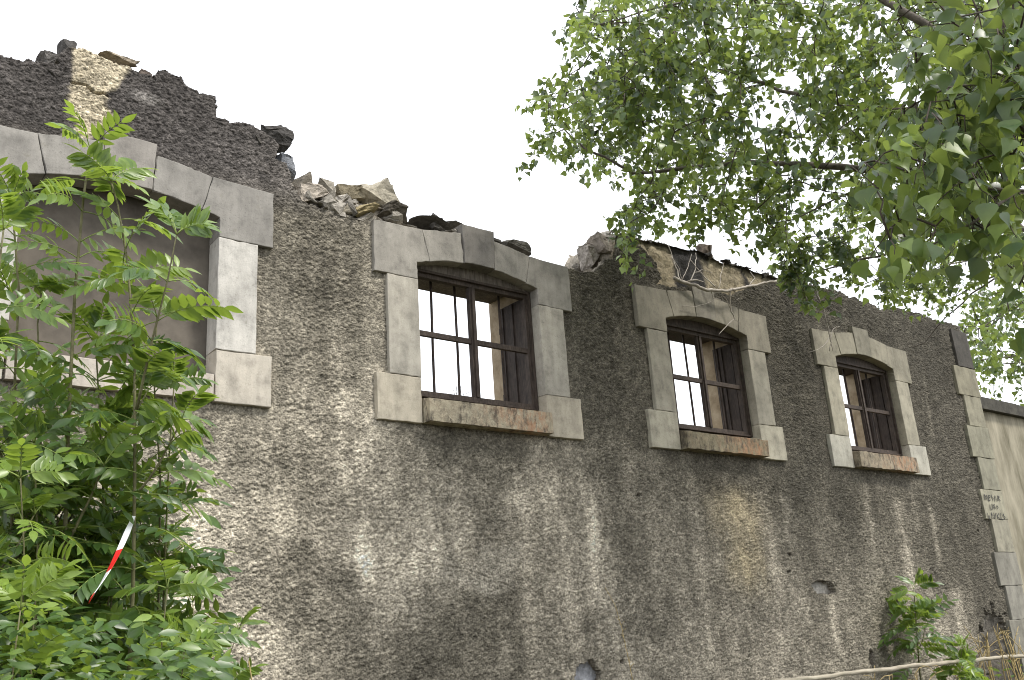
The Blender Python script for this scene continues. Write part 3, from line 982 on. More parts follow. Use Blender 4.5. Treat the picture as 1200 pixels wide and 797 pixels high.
# --- corner quoins
zq = [4.80, 4.345, 3.995, 3.632, 3.268, 2.905, 2.572, 2.214, 1.857, 1.50, 1.14, 0.78]
qc = [(.055, .05, .042), (.19, .175, .125), (.22, .205, .15), (.20, .19, .14), (.21, .20, .15), (.25, .235, .175), (.23, .215, .165), (.19, .18, .15), (.20, .19, .16), (.18, .17, .14), (.18, .17, .14)]
for i in range(len(zq)-1):
    wide = i % 2 == 1
    xa = 10.665 if wide else 10.765
    if i == 0: xa = 10.79
    xb = ENDX+(0.02 if wide else 0.0)
    V, Fs = prism([(xa, zq[i+1]), (xb, zq[i+1]), (xb, zq[i]), (xa, zq[i])], -0.004+0.003*(i % 3), 0.30, seed=400+i, bevel=0.006, jit=0.003)
    q = obj('corner_quoin', V, Fs, M_STONE, WALL, color=tuple(k_*1.15 for k_ in qc[i]), origin=(xa, 0, zq[i+1]))
    if i == 5:
        # scrawled, illegible tag in three rows
        mb = MB()
        rg = random.Random(5)
        rows = [(2.86, [[(0, 0), (.2, .9), (.45, .1), (.7, .9), (.9, 0)], [(1.1, .9), (1.1, .1), (1.5, .1)], [(1.1, .9), (1.6, .8)], [(1.1, .5), (1.5, .5)], [(2.0, .9), (1.75, .5), (2.2, .4), (1.9, 0)], [(2.4, 0), (2.7, .9), (3.0, .1)], [(3.3, .1), (3.3, .9), (3.7, .7), (3.4, .45), (3.8, .1)]]),
                (2.765, [[(1, .8), (1.0, .1), (1.4, .1), (1.4, .8)], [(1.7, .1), (1.8, .8), (2.1, .1), (2.2, .8)], [(2.5, .1), (2.6, .7), (2.9, .3)]]),
                (2.66, [[(0, .8), (.1, 0), (.5, .2), (.2, .5)], [(.8, 0), (1.0, .9), (1.3, 0)], [(1.5, .9), (1.5, 0), (2.0, .9)], [(2.2, .9), (2.2, 0)], [(2.7, .9), (2.2, .4), (2.8, 0)], [(3.0, .9), (3.0, 0), (3.5, .1)], [(3.9, .9), (3.6, .6), (4.0, .3), (3.6, 0)]])]
        for z0, strokes in rows:
            for st in strokes:
                pts = [(10.70+a*0.10+rg.uniform(-.006, .006), z0-0.085+b*0.075+rg.uniform(-.006, .006)) for a, b in st]
                for (ax, az), (bx, bz) in zip(pts[:-1], pts[1:]):
                    d = np.array([bx-ax, bz-az]); d /= np.linalg.norm(d)+1e-9
                    nrm = np.array([-d[1], d[0]])*0.0045
                    Pq = [(ax-nrm[0], az-nrm[1]), (bx-nrm[0], bz-nrm[1]), (bx+nrm[0], bz+nrm[1]), (ax+nrm[0], az+nrm[1])]
                    yy = -0.0055-0.0004*rg.random()
                    mb.add([(a, yy, b) for a, b in Pq]+[(a, yy+.0008, b) for a, b in Pq], [(0, 1, 2, 3), (7, 6, 5, 4), (0, 4, 5, 1), (1, 5, 6, 2), (2, 6, 7, 3), (3, 7, 4, 0)])
        mb.build('graffiti', M_PAINT, q)

# ------------------------------------------------------------------ boundary wall to the right
BW = empty('boundary_wall', (13.5, 0.3, 0))
tag(BW, 'lower pale streaky plastered wall with a dark coping running on past the corner quoins', 'wall', None, 'thing')
xsB = np.linspace(ENDX+0.01, 24, 200); zsB = np.linspace(-0.2, 3.90, 60)
XB, ZB = np.meshgrid(xsB, zsB)
YB = 0.12-0.012*(fbm(XB*3, ZB*3, 9)-.5)
ii = np.arange(XB.size).reshape(XB.shape)
QB = np.stack([ii[:-1, :-1], ii[:-1, 1:], ii[1:, 1:], ii[1:, :-1]], -1).reshape(-1, 4)
Vf = np.stack([XB, YB, ZB], -1).reshape(-1, 3); Vk = Vf.copy(); Vk[:, 1] = 0.5
nb = len(Vf)
obj('plastered_face', np.concatenate([Vf, Vk]), np.concatenate([QB, QB[:, ::-1]+nb]), M_BWALL, BW, smooth=True)
mb = MB()
xx = ENDX+0.012
k = 0
while xx < 24:
    L_ = random.uniform(0.9, 1.3)
    mb.box((xx, 0.05+random.uniform(-.006, .006), 3.893), (xx+L_-0.006, 0.56, 4.035+random.uniform(-.01, .012)))
    xx += L_
mb.build('coping', M_COPING, BW)

# ------------------------------------------------------------------ loose stones along the broken top
# (u, v, width px, height px, y, tilt, colour, label)
STN = [
    ('pale rounded stone bedded at the left end of the rubble beside the first stone-framed arch', 360, 232, 34, 19, .10, -.15, (.42, .37, .31)),
    ('brown wedge of stone leaning against the step in the wall, first of the rubble', 352, 216, 24, 16, .22, -.5, (.17, .15, .12)),
    ('small pale rounded stone perched on top of the rubble left of its notch', 381, 221, 18, 14, .16, .1, (.33, .30, .25)),
    ('flat square-ended slab lying on the rubble just left of the notch', 407, 231, 30, 15, .20, -.15, (.25, .215, .15)),
    ('tall pale pointed stone forming the highest peak of the rubble', 441, 237, 36, 36, .16, -.5, (.42, .38, .30)),
    ('thin pale spike of stone standing behind the tallest pointed stone', 450, 229, 17, 22, .24, .25, (.48, .45, .38)),
    ('dark brown lump of stone over the upper left corner of the middle open window frame', 463, 253, 34, 15, .08, .2, (.12, .105, .085)),
    ('ochre stone wedged low in the rubble under the notch', 424, 250, 30, 13, .08, -.2, (.34, .28, .16)),
    ('small grey stone in the rubble between the pale rounded stone and the slab', 392, 243, 22, 13, .08, -.3, (.22, .20, .16)),
    ('brown stone tucked under the square-ended slab', 405, 247, 26, 12, .09, -.2, (.36, .32, .25)),
    ('bluish grey stone jutting from the broken edge above the rubble', 334, 197, 15, 24, .14, -.35, (.22, .23, .25)),
    ('black crusted lump overhanging the broken edge right of the bricked arch', 316, 164, 38, 20, .13, -.35, (.08, .075, .07)),
    ('dark lump of mortar lying behind the left shoulder of the middle arch', 500, 263, 34, 5, .20, -.05, (.15, .14, .125)),
    ('small black knob of mortar left of the tall keystone', 509, 257, 10, 9, .20, .4, (.10, .095, .09)),
    ('dark crust of mortar running up to the left side of the tall keystone', 524, 265, 24, 5, .19, .1, (.16, .15, .13)),
    ('dark rounded lump of mortar on the right shoulder of the middle arch', 600, 291, 28, 9, .19, .40, (.15, .14, .12)),
    ('small brown knob of rubble on the skyline above the third arch', 826, 294, 12, 12, .2, .1, (.15, .12, .095)),
    ('dark grey block standing on edge at the left side of the wall high point', 78, 67, 20, 27, .10, -.05, (.09, .085, .08)),
    ('flat buff slab capping the high point of the wall', 134, 77, 46, 6, .14, -.10, (.34, .29, .22)),
    ('small brown stone just right of the buff slab', 169, 92, 18, 9, .12, .3, (.16, .13, .11)),
    ('grey wedge of mortar lying on the wall top at the far left', 55, 72, 22, 11, .12, -.2, (.17, .16, .15)),
    ('rough block of broken core topping the step left of the third arch', 708, 286, 22, 20, .14, -.6, (.30, .26, .22)),
    ('cream stone low on the step left of the third arch', 693, 302, 18, 20, .22, -.3, (.38, .34, .30)),
]
for i, (lab, u, v, wp, hp, y, tilt, colr_) in enumerate(STN):
    c0 = pl(u, v, y)
    sx = abs(pl(u+wp/2, v, y)[0]-pl(u-wp/2, v, y)[0]); sz = abs(pl(u, v+hp/2, y)[1]-pl(u, v-hp/2, y)[1])
    V, Fs = rock((c0[0], y, c0[1]), (sx*1.12, min(0.34, max(0.12, sx)), sz*1.30), 900+i*3, rot=-tilt*0.6, sub=3 if wp > 12 else 2)
    o = obj('rubble_stone', V, Fs, M_ROCK, None, color=colr_, origin=(c0[0], y, c0[1]-sz/2))
    tag(o, lab, 'rubble stone', 'loose stones along the broken wall top')

# crumbs of rubble lying on window sills
for wi, n in ((1, 40), (2, 110), (3, 60)):
    mb = MB()
    rg = random.Random(60+wi)
    for k in range(n):
        s_ = rg.uniform(0.008, 0.024)*(1.0 if wi == 2 else 0.8)
        xx = WX[wi]+rg.uniform(-.5, .5)
        V, Fs = rock((xx, rg.uniform(0.16, 0.20), 3.205+rg.random()*0.035), (s_*1.3, s_, s_), 5000+k+wi*200, sub=0, npts=8)
        mb.add(V, Fs)
    o = mb.build('rubble_crumbs', M_CRUMB)
    tag(o, ['', 'few pale crumbs of mortar on the sill of the middle open window', 'pale mortar crumbs heaped along the sill of the third window', 'pale crumbs lying on the sill of the rightmost window'][wi], 'rubble crumbs', 'mortar crumbs on the window sills', 'stuff')

# ------------------------------------------------------------------ leaves


def nrm(v):
    return v/(np.linalg.norm(v, axis=-1, keepdims=True)+1e-9)


ASH_T = [(0.0, 0.02, 0.0), (0.18, 0.135, 0.0), (0.42, 0.195, -0.01), (0.68, 0.14, -0.03), (0.88, 0.055, -0.06), (1.0, 0.0, -0.085)]
POP_T = [(-0.03, 0.17, 0.0), (0.06, 0.37, 0.01), (0.19, 0.45, 0.01), (0.38, 0.37, 0.0), (0.58, 0.225, -0.03), (0.80, 0.085, -0.08), (1.08, 0.0, -0.17)]


def leaf_template(T, fold=0.22):
    V = []; Fs = []
    n = len(T)
    for t, w_, z in T:
        V.append((0, t, z))
    L0 = n
    for t, w_, z in T[:-1]:
        V.append((-w_, t, z+fold*w_))
    R0 = L0+n-1
    for t, w_, z in T[:-1]:
        V.append((w_, t, z+fold*w_))
    for i in range(n-2):
        Fs.append((i, i+1, L0+i+1, L0+i)); Fs.append((i, R0+i, R0+i+1, i+1))
    # tip as a degenerate-free quad is not possible: repeat as slim quads through the mid vein
    Fs.append((n-2, n-1, L0+n-2, L0+n-2)); Fs.append((n-2, R0+n-2, n-1, n-1))
    return np.array(V, float), Fs


def place_leaves(name, parent, T, P, D, N, S, tint, mat, fold=0.22, extra=None, extra_mats=(), **kw):
    """P base points, D direction of the midrib, N leaf normals, S lengths; all in one mesh"""
    TV, TF = leaf_template(T, fold)
    D = nrm(D); X = nrm(np.cross(D, N)); N = np.cross(X, D)
    W = rng.uniform(0.88, 1.12, len(P))
    V = P[:, None, :]+S[:, None, None]*(TV[None, :, 0:1]*W[:, None, None]*X[:, None, :]+TV[None, :, 1:2]*D[:, None, :]+TV[None, :, 2:3]*N[:, None, :])
    k = len(TV)
    quads = [f for f in TF if len(set(f)) == 4]
    tris = [tuple(dict.fromkeys(f)) for f in TF if len(set(f)) == 3]
    base = (np.arange(len(P))*k)[:, None, None]
    Fq = (np.array(quads)[None]+base).reshape(-1, 4)
    Ft = (np.array(tris)[None]+base).reshape(-1, 3)
    faces = [tuple(f) for f in Fq.tolist()]+[tuple(f) for f in Ft.tolist()]
    tf = np.concatenate([np.repeat(tint, len(quads)), np.repeat(tint, len(tris))])
    VV = V.reshape(-1, 3); mi = None; mats = [mat]
    if extra is not None and extra.V:
        nv = len(VV)
        VV = np.concatenate([VV]+extra.V)
        faces = faces+[tuple(int(i)+nv for i in f) for f in extra.F]
        tf = np.concatenate([tf, np.full(len(extra.F), 0.5)])
        mi = [0]*(len(faces)-len(extra.F))+[1+k for k in extra.m]
        mats = [mat, *extra_mats]
    return obj(name, VV, faces, mats, parent, smooth=True, mi=mi, attrs={'tint': ('FACE', tf)}, **kw)


# ------------------------------------------------------------------ ash saplings


def ash_sapling(label, path, n_nodes, f0, leaf_len, seed, r0=0.011, shoots=0, leaflet=0.072, tint0=0.5, pairs=(5, 7), name='ash_sapling', cat='sapling', group='young ash saplings', shoot_len=0.5, shoot_paths=()):
    rg = np.random.default_rng(seed)
    path = resample(path, 0.05) if len(path) > 1 else np.array(path)
    base = path[0]
    root = empty(name, tuple(base))
    tag(root, label, cat, group)
    wood = MB(); green = MB()
    LP, LD, LN, LS, LT = [], [], [], [], []

    def leaf(p, d, length, tn):
        # compound leaf: arching rachis with paired leaflets
        d = nrm(d)
        face = nrm(np.array([0.1, -0.75, 0.75])+rg.normal(size=3)*0.38)      # blades turn to the open, lit side
        side = nrm(np.cross(d, face) + 1e-6)
        npair = int(rg.integers(pairs[0], pairs[1]+1))
        m_ = 10
        pts = [p]
        dd = d.copy()
        for q in range(m_):
            dd = nrm(dd+np.array([0, 0, -0.10])+rg.normal(size=3)*0.02)
            pts.append(pts[-1]+dd*length/m_)
        pts = np.array(pts)
        green.tube(pts, np.linspace(0.0022, 0.0010, len(pts)), 4)
        tw = rg.normal()*0.25
        for j in range(npair):
            t = 0.30+0.62*j/max(1, npair-1)*0.95
            f = t*m_; i0 = int(f); q = pts[i0]+(pts[min(i0+1, m_)]-pts[i0])*(f-i0)
            dr = nrm(pts[min(i0+1, m_)]-pts[max(i0-1, 0)])
            up = nrm(np.cross(side, dr)); up = up if up @ face > 0 else -up
            for s in (-1, 1):
                fa = 0.55+0.25*rg.random()
                ld = nrm(side*s*(1.0)+dr*fa-np.array([0, 0, 0.12+0.22*rg.random()]))
                LP.append(q); LD.append(ld)
                LN.append(nrm(up+side*s*0.25+rg.normal(size=3)*0.22+side*tw))
                LS.append(leaflet*(0.75+0.4*math.sin(math.pi*(0.25+0.6*j/npair)))*rg.uniform(0.85, 1.15))
                LT.append(tn+rg.normal()*0.13)
        dr = nrm(pts[-1]-pts[-2])
        LP.append(pts[-1]); LD.append(dr); LN.append(nrm(face+rg.normal(size=3)*0.2)); LS.append(leaflet*1.1); LT.append(tn+rg.normal()*0.1)

    def dress(pth, nn, start, ll, az0):
        n = len(pth)
        for k in range(nn):
            t = start+(1-start)*k/max(1, nn-1)
            i = min(n-1, int(t*(n-1)))
            p = pth[i]
            az = az0+k*math.pi/2+rg.normal()*0.25
            tip = k == nn-1
            for s in range(2):
                if rg.random() < 0.08 and not tip: continue
                a = az+s*math.pi+rg.normal()*0.2
                el = (0.8 if tip else 0.5)+rg.normal()*0.30
                d = np.array([math.cos(a)*math.cos(el), math.sin(a)*math.cos(el), math.sin(el)])
                sc = ll*(0.72 if tip else 1.0)*(0.75+0.5*math.sin(math.pi*min(1, 0.2+t*0.75)))*rg.uniform(0.8, 1.12)
                leaf(p, d, sc, tint0+(0.28 if t > 0.85 else 0)+rg.normal()*0.14)
        if nn > 2:
            for s in range(2):
                a = az0+nn*math.pi/2+s*math.pi
                leaf(pth[-1], np.array([math.cos(a)*.5, math.sin(a)*.5, .85]), ll*0.6, tint0+0.35)

    az0 = rg.uniform(0, 6.28)
    wood.tube(path, np.linspace(r0, r0*0.28, len(path)), 7)
    dress(path, n_nodes, f0, leaf_len, az0)
    for k in range(shoots):
        t = rg.uniform(f0*0.8, 0.8)
        i = int(t*(len(path)-1))
        a = rg.uniform(0, 6.28)
        L = shoot_len*rg.uniform(0.7, 1.2)*(1.1-t*0.5)
        sp = [path[i]]
        d = np.array([math.cos(a)*0.8, math.sin(a)*0.8, 0.7])
        for q in range(8):
            d = nrm(d+np.array([0, 0, 0.12])+rg.normal(size=3)*0.05)
            sp.append(sp[-1]+d*L/8)
        sp = np.array(sp)
        wood.tube(sp, np.linspace(r0*0.45, r0*0.2, len(sp)), 5)
        dress(sp, max(3, int(L/0.12)), 0.35, leaf_len*0.9, rg.uniform(0, 6))
    for sp in shoot_paths:
        sp = resample(sp, 0.05)
        wood.tube(sp, np.linspace(r0*0.5, r0*0.2, len(sp)), 5)
        dress(sp, max(3, int(len(sp)*0.05/0.10)), 0.3, leaf_len*0.9, rg.uniform(0, 6))
    wood.build('stem', M_STEM, root, smooth=True)
    place_leaves('foliage', root, ASH_T, np.array(LP), np.array(LD), np.array(LN), np.array(LS), np.clip(np.array(LT), 0, 1), M_ASH, 0.25, extra=green, extra_mats=(M_PETIOLE,))
    return root


def path_px(L):
    P = [at(*l) for l in L]
    return P


def ground_path(L):
    """stem through the given points, carried on down to the ground"""
    P = [np.array(p) for p in path_px(L)]
    p0 = P[0]
    g = np.array([p0[0]+0.02, p0[1]+0.02, float(ground_h(p0[0], p0[1]))-0.02])
    return [g]+P


SAP = [
    # label, stem points (u, v, depth), nodes, first leaves at, leaf length, seed, radius, shoots, tint, leaflet, shoot length
    ('tallest ash sapling at the left, tip rising over the arch of the bricked-up window',
     [(76, 640, 2.75), (80, 500, 2.82), (88, 340, 2.95), (98, 230, 3.02), (106, 176, 3.05)], 15, 0.55, 0.24, 11, 0.012, 3, 0.45, 0.068, 0.4),
    ('ash sapling at the left edge before the left jamb of the bricked-up window',
     [(14, 620, 2.8), (16, 480, 2.85), (22, 340, 2.9), (14, 235, 2.95)], 15, 0.5, 0.23, 13, 0.010, 4, 0.3, 0.066, 0.45),
    ('bushy ash sapling between the two tall stems, topping out below the bricked-up window sill',
     [(118, 700, 3.0), (122, 600, 3.05), (116, 470, 3.1), (112, 400, 3.1)], 15, 0.5, 0.24, 14, 0.009, 8, 0.25, 0.066, 0.5),
    ('leafy ash sapling at the right of the thicket, spreading over the roughcast',
     [(190, 760, 3.0), (194, 640, 3.05), (198, 540, 3.1), (204, 450, 3.15)], 14, 0.45, 0.19, 15, 0.008, 3, 0.2, 0.060, 0.4),
    ('dense dark ash sapling low at the left edge of the thicket',
     [(40, 760, 2.6), (44, 640, 2.65), (40, 520, 2.7)], 12, 0.5, 0.22, 16, 0.008, 7, 0.3, 0.062, 0.45),
    ('bright green ash shoot low at the front, left of the lower end of the tape',
     [(36, 797, 2.4), (38, 745, 2.4), (42, 700, 2.42)], 6, 0.62, 0.19, 17, 0.006, 2, 0.75, 0.064, 0.3),
    ('bright ash shoot in the bottom left corner',
     [(14, 797, 2.15), (18, 760, 2.15), (24, 715, 2.18)], 6, 0.62, 0.20, 18, 0.006, 3, 0.7, 0.062, 0.3),
    ('low ash shoot right of the taped stem near the bottom',
     [(186, 797, 2.55), (190, 750, 2.55), (196, 690, 2.6)], 9, 0.5, 0.20, 19, 0.006, 5, 0.45, 0.058, 0.35),
    ('small ash seedling straggling before the wall foot right of the thicket',
     [(258, 797, 3.1), (270, 765, 3.1), (280, 738, 3.12)], 6, 0.62, 0.17, 20, 0.004, 2, 0.35, 0.055, 0.25),
    ('dark ash shoot behind the taped stem, half hidden by the bright shoots',
     [(138, 797, 3.1), (140, 730, 3.1), (136, 650, 3.15)], 10, 0.5, 0.22, 21, 0.006, 7, 0.15, 0.062, 0.45),
    ('shaded ash sapling at the back of the thicket, close to the wall',
     [(56, 700, 3.5), (56, 560, 3.55), (52, 430, 3.6)], 14, 0.45, 0.25, 22, 0.009, 8, 0.12, 0.070, 0.55),
    ('thin ash shoot low in the thicket under the leafy right-hand sapling',
     [(224, 797, 2.9), (228, 750, 2.9), (226, 705, 2.92)], 7, 0.55, 0.18, 23, 0.005, 3, 0.45, 0.055, 0.3),
    ('short leafy ash shoot at the very bottom, right end of the thicket',
     [(212, 797, 2.5), (214, 785, 2.5), (216, 760, 2.5)], 7, 0.6, 0.17, 24, 0.005, 4, 0.5, 0.055, 0.25),
    ('short dark ash shoot at the bottom under the taped stem',
     [(152, 797, 2.75), (154, 780, 2.75), (158, 745, 2.75)], 7, 0.55, 0.18, 25, 0.005, 5, 0.3, 0.055, 0.3),
    ('deeply shaded ash shoot at the back left of the thicket near the wall',
     [(8, 760, 3.4), (10, 640, 3.4), (6, 540, 3.45)], 11, 0.45, 0.24, 26, 0.007, 6, 0.1, 0.068, 0.5),
    ('ash shoot with dark leaves before the wall just right of the taped stem',
     [(176, 797, 3.4), (176, 700, 3.4), (172, 590, 3.45)], 11, 0.45, 0.20, 27, 0.007, 4, 0.1, 0.062, 0.4),
    ('pale-leaved ash sapling cut off at the far left, before the left jamb',
     [(-14, 620, 2.6), (-10, 480, 2.65), (-4, 340, 2.7), (4, 270, 2.75)], 15, 0.5, 0.22, 51, 0.009, 5, 0.5, 0.064, 0.4),
    ('ash sapling topping out at the bricked-up window sill, right of both tall stems',
     [(186, 700, 3.1), (188, 560, 3.1), (180, 440, 3.1), (184, 372, 3.1)], 14, 0.5, 0.20, 52, 0.008, 4, 0.45, 0.060, 0.4),
    ('leafy ash sapling filling the gap between left edge and tallest stem',
     [(46, 640, 2.9), (48, 500, 2.95), (44, 380, 3.0), (48, 345, 3.0)], 14, 0.48, 0.22, 53, 0.009, 6, 0.55, 0.062, 0.45),
    ('upright bright ash shoot at the front of the thicket, well left of the tape',
     [(26, 760, 2.5), (28, 640, 2.5), (24, 560, 2.52)], 10, 0.5, 0.20, 54, 0.006, 4, 0.65, 0.060, 0.35),
    ('young ash sapling growing alone before the foot of the rightmost window bay',
     [(1078, 790, 8.6), (1074, 740, 8.6), (1071, 690, 8.65)], 7, 0.42, 0.36, 31, 0.010, 2, 0.3, 0.10, 0.4),
    ('low bright ash seedling beneath the pale rail at the bottom right',
     [(1120, 800, 8.3), (1124, 790, 8.3), (1126, 775, 8.3)], 5, 0.6, 0.24, 32, 0.006, 1, 0.65, 0.085, 0.3),
]
for (lab, pth, nn, f0, ll, sd_, r0, sh, tt, lf, sl_) in SAP:
    ash_sapling(lab, ground_path(pth), nn+2, f0, ll*0.95, sd_, r0, sh+1, tint0=tt, leaflet=lf*0.78, shoot_len=sl_)
ash_sapling('slender ash sapling with striped tape tied to its stem, before the bricked-up window',
            ground_path([(156, 690, 2.75), (158, 560, 2.8), (158, 430, 2.9), (150, 310, 3.0), (138, 240, 3.05), (130, 212, 3.05)]), 13, 0.60, 0.20, 12, 0.010, 1, tint0=0.5, leaflet=0.062,
            shoot_paths=[[at(160, 480, 2.85), at(178, 400, 2.85), at(196, 330, 2.86), at(207, 275, 2.88)]], shoot_len=0.4)

# ------------------------------------------------------------------ red and white tape strip
P0, P1 = at(157, 605, 2.77), at(105, 704, 2.40)
n_ = 40
mb = MB()
Vt, Ft, mt = [], [], []
dirv = nrm(P1-P0)
side0 = nrm(np.cross(dirv, np.array([0.3, 0.9, 0.3]))); side1 = np.cross(dirv, side0)
for i in range(n_+1):
    t = i/n_
    a = 0.5+1.3*t
    sdv = math.cos(a)*side0+math.sin(a)*side1
    c = P0+(P1-P0)*t+np.array([0, 0, -0.02*math.sin(math.pi*t)])
    hw = 0.0092*(0.5+0.5*min(1, 6*t))
    nv = np.cross(dirv, sdv)*0.0006
    Vt += [c-sdv*hw-nv, c+sdv*hw-nv, c+sdv*hw+nv, c-sdv*hw+nv]
for i in range(n_):
    for k in range(4):
        k2 = (k+1) % 4
        Ft.append((i*4+k, i*4+k2, (i+1)*4+k2, (i+1)*4+k))
        mt.append(1 if 0.34 < (i+.5)/n_ < 0.60 or (i+.5)/n_ > 0.93 else 0)
Ft += [(3, 2, 1, 0), tuple(n_*4+k for k in range(4))]; mt += [0, 1]
mb.add(Vt, Ft); mb.m = mt
o = mb.build('barrier_tape', [M_TW, M_TR], origin=tuple(P1))
tag(o, 'twisted strip of red and white barrier tape tied to an ash stem', 'barrier tape')

# ------------------------------------------------------------------ poplars


def grow_crown(root, limbs, clusters, leaf_size, per, seed, tints, twig_len=0.3, leaf_mat=None, crown='crown', limb_name='limb', trunk=None, twig_r=0.005, droop=0.55):
    """limbs: list of (points, r0, r1); clusters: array of 3-D points that twigs reach, each carrying a spray of leaves"""
    rg = np.random.default_rng(seed)
    nodes = []
    for P, r0, r1 in limbs:
        P = np.array(P)
        P = resample(P, 0.12)
        w_ = np.stack([fbm(np.arange(len(P))*0.35, np.full(len(P), k*9.1+seed), 77) for k in range(3)], -1)-.5
        P = P+w_*0.08*np.minimum(1, np.arange(len(P))/4)[:, None]
        mb = MB()
        mb.tube(P, 0.72*np.linspace(r0, r1, len(P))*(1+0.12*(rg.random(len(P))-.5)), 8)
        mb.build(limb_name, M_BARK, root, smooth=True)
        nodes.append(P)
    nodes = np.concatenate(nodes)
    tw = MB()
    LP, LD, LN, LS, LT = [], [], [], [], []
    cl = np.array(clusters)
    d0 = np.array([np.min(np.linalg.norm(nodes-c, axis=1)) for c in cl])
    order = np.argsort(d0)
    for ci in order:
        c = cl[ci]
        dd = np.linalg.norm(nodes-c, axis=1)
        j = int(np.argmin(dd)); p = nodes[j]; L = dd[j]
        k = max(2, int(L/0.14)+1)
        ts = np.linspace(0, 1, k+1)[:, None]
        mid = rg.normal(size=3)*0.12*L+np.array([0, 0, 0.10*L])
        pts = p+(c-p)*ts+np.sin(math.pi*ts)*mid
        pts[1:-1] += rg.normal(size=(k-1, 3))*0.015
        rr_ = min(0.014, 0.0035+0.005*L)*twig_r/0.005
        tw.tube(pts, np.linspace(rr_, twig_r*0.5, k+1), 5)
        nodes = np.concatenate([nodes, pts[1:]])
        d = nrm(c-p+rg.normal(size=3)*0.15*max(L, .2)+np.array([0, 0, -0.10]))
        tl = twig_len*rg.uniform(0.6, 1.3)
        tp = [c]
        for q in range(5):
            d = nrm(d+rg.normal(size=3)*0.15+np.array([0, 0, -0.07]))
            tp.append(tp[-1]+d*tl/5)
        tp = np.array(tp)
        tw.tube(tp, np.linspace(twig_r*0.5, twig_r*0.25, 6), 4)
        full = np.concatenate([pts[max(1, k-2):], tp[1:]])
        nl = int(per*rg.uniform(0.6, 1.4))
        tc_ = rg.choice(tints)+rg.normal()*0.10
        for q in range(nl):
            f = (q+rg.random())/nl*(len(full)-1)
            i0 = min(len(full)-2, int(f)); b = full[i0]+(full[i0+1]-full[i0])*(f-i0)
            out = nrm(rg.normal(size=3)+np.array([0, 0, 0.1]))
            sz = leaf_size*rg.uniform(0.62, 1.18)
            pe = b+out*sz*rg.uniform(0.5, 0.95)+np.array([0, 0, -0.25*sz])
            if sz > 0.065 or rg.random() < 0.25:
                tw.tube([b, (b+pe)/2+np.array([0, 0, 0.1*sz]), pe], 0.0011, 3, 1)
            ld = nrm(out*0.55+rg.normal(size=3)*0.45+np.array([0, 0, -droop]))
            LP.append(pe); LD.append(ld); LN.append(nrm(rg.normal(size=3)*0.75+np.array([-0.1, -0.25, 0.65])))
            LS.append(sz); LT.append(np.clip(tc_+rg.normal()*0.17, 0, 1))
    place_leaves(crown, root, POP_T, np.array(LP), np.array(LD), np.array(LN), np.array(LS), np.array(LT), leaf_mat or M_POP, 0.12, extra=tw, extra_mats=(M_TWIG, M_PETIOLE))


def sample_poly(poly, n, dr, rg, dens=None):
    P = []
    xs_ = [p[0] for p in poly]; ys_ = [p[1] for p in poly]
    while len(P) < n:
        u = rg.uniform(min(xs_), max(xs_)); v = rg.uniform(min(ys_), max(ys_))
        if not inpoly(np.array([u]), np.array([v]), poly)[0]: continue
        if dens and rg.random() > dens(u, v): continue
        P.append(at(u, v, dr(u, v, rg)))
    return P


rg = np.random.default_rng(21)
TP = np.array([6.9, -2.9])


def trunk(root, x, y, h, r, lean=(0, 0)):
    zg = float(ground_h(x, y))
    zz_ = np.linspace(zg-0.1, h, 14)
    mb = MB()
    mb.tube([(x+lean[0]*((z-zg)/h)**2+0.05*math.sin(z), y+lean[1]*((z-zg)/h)**2+0.04*math.cos(z*1.3), z) for z in zz_],
            [r*(1.35 if i == 0 else 1)*(1-0.55*i/13) for i in range(14)], 14)
    mb.build('trunk', M_BARK, root, smooth=True)


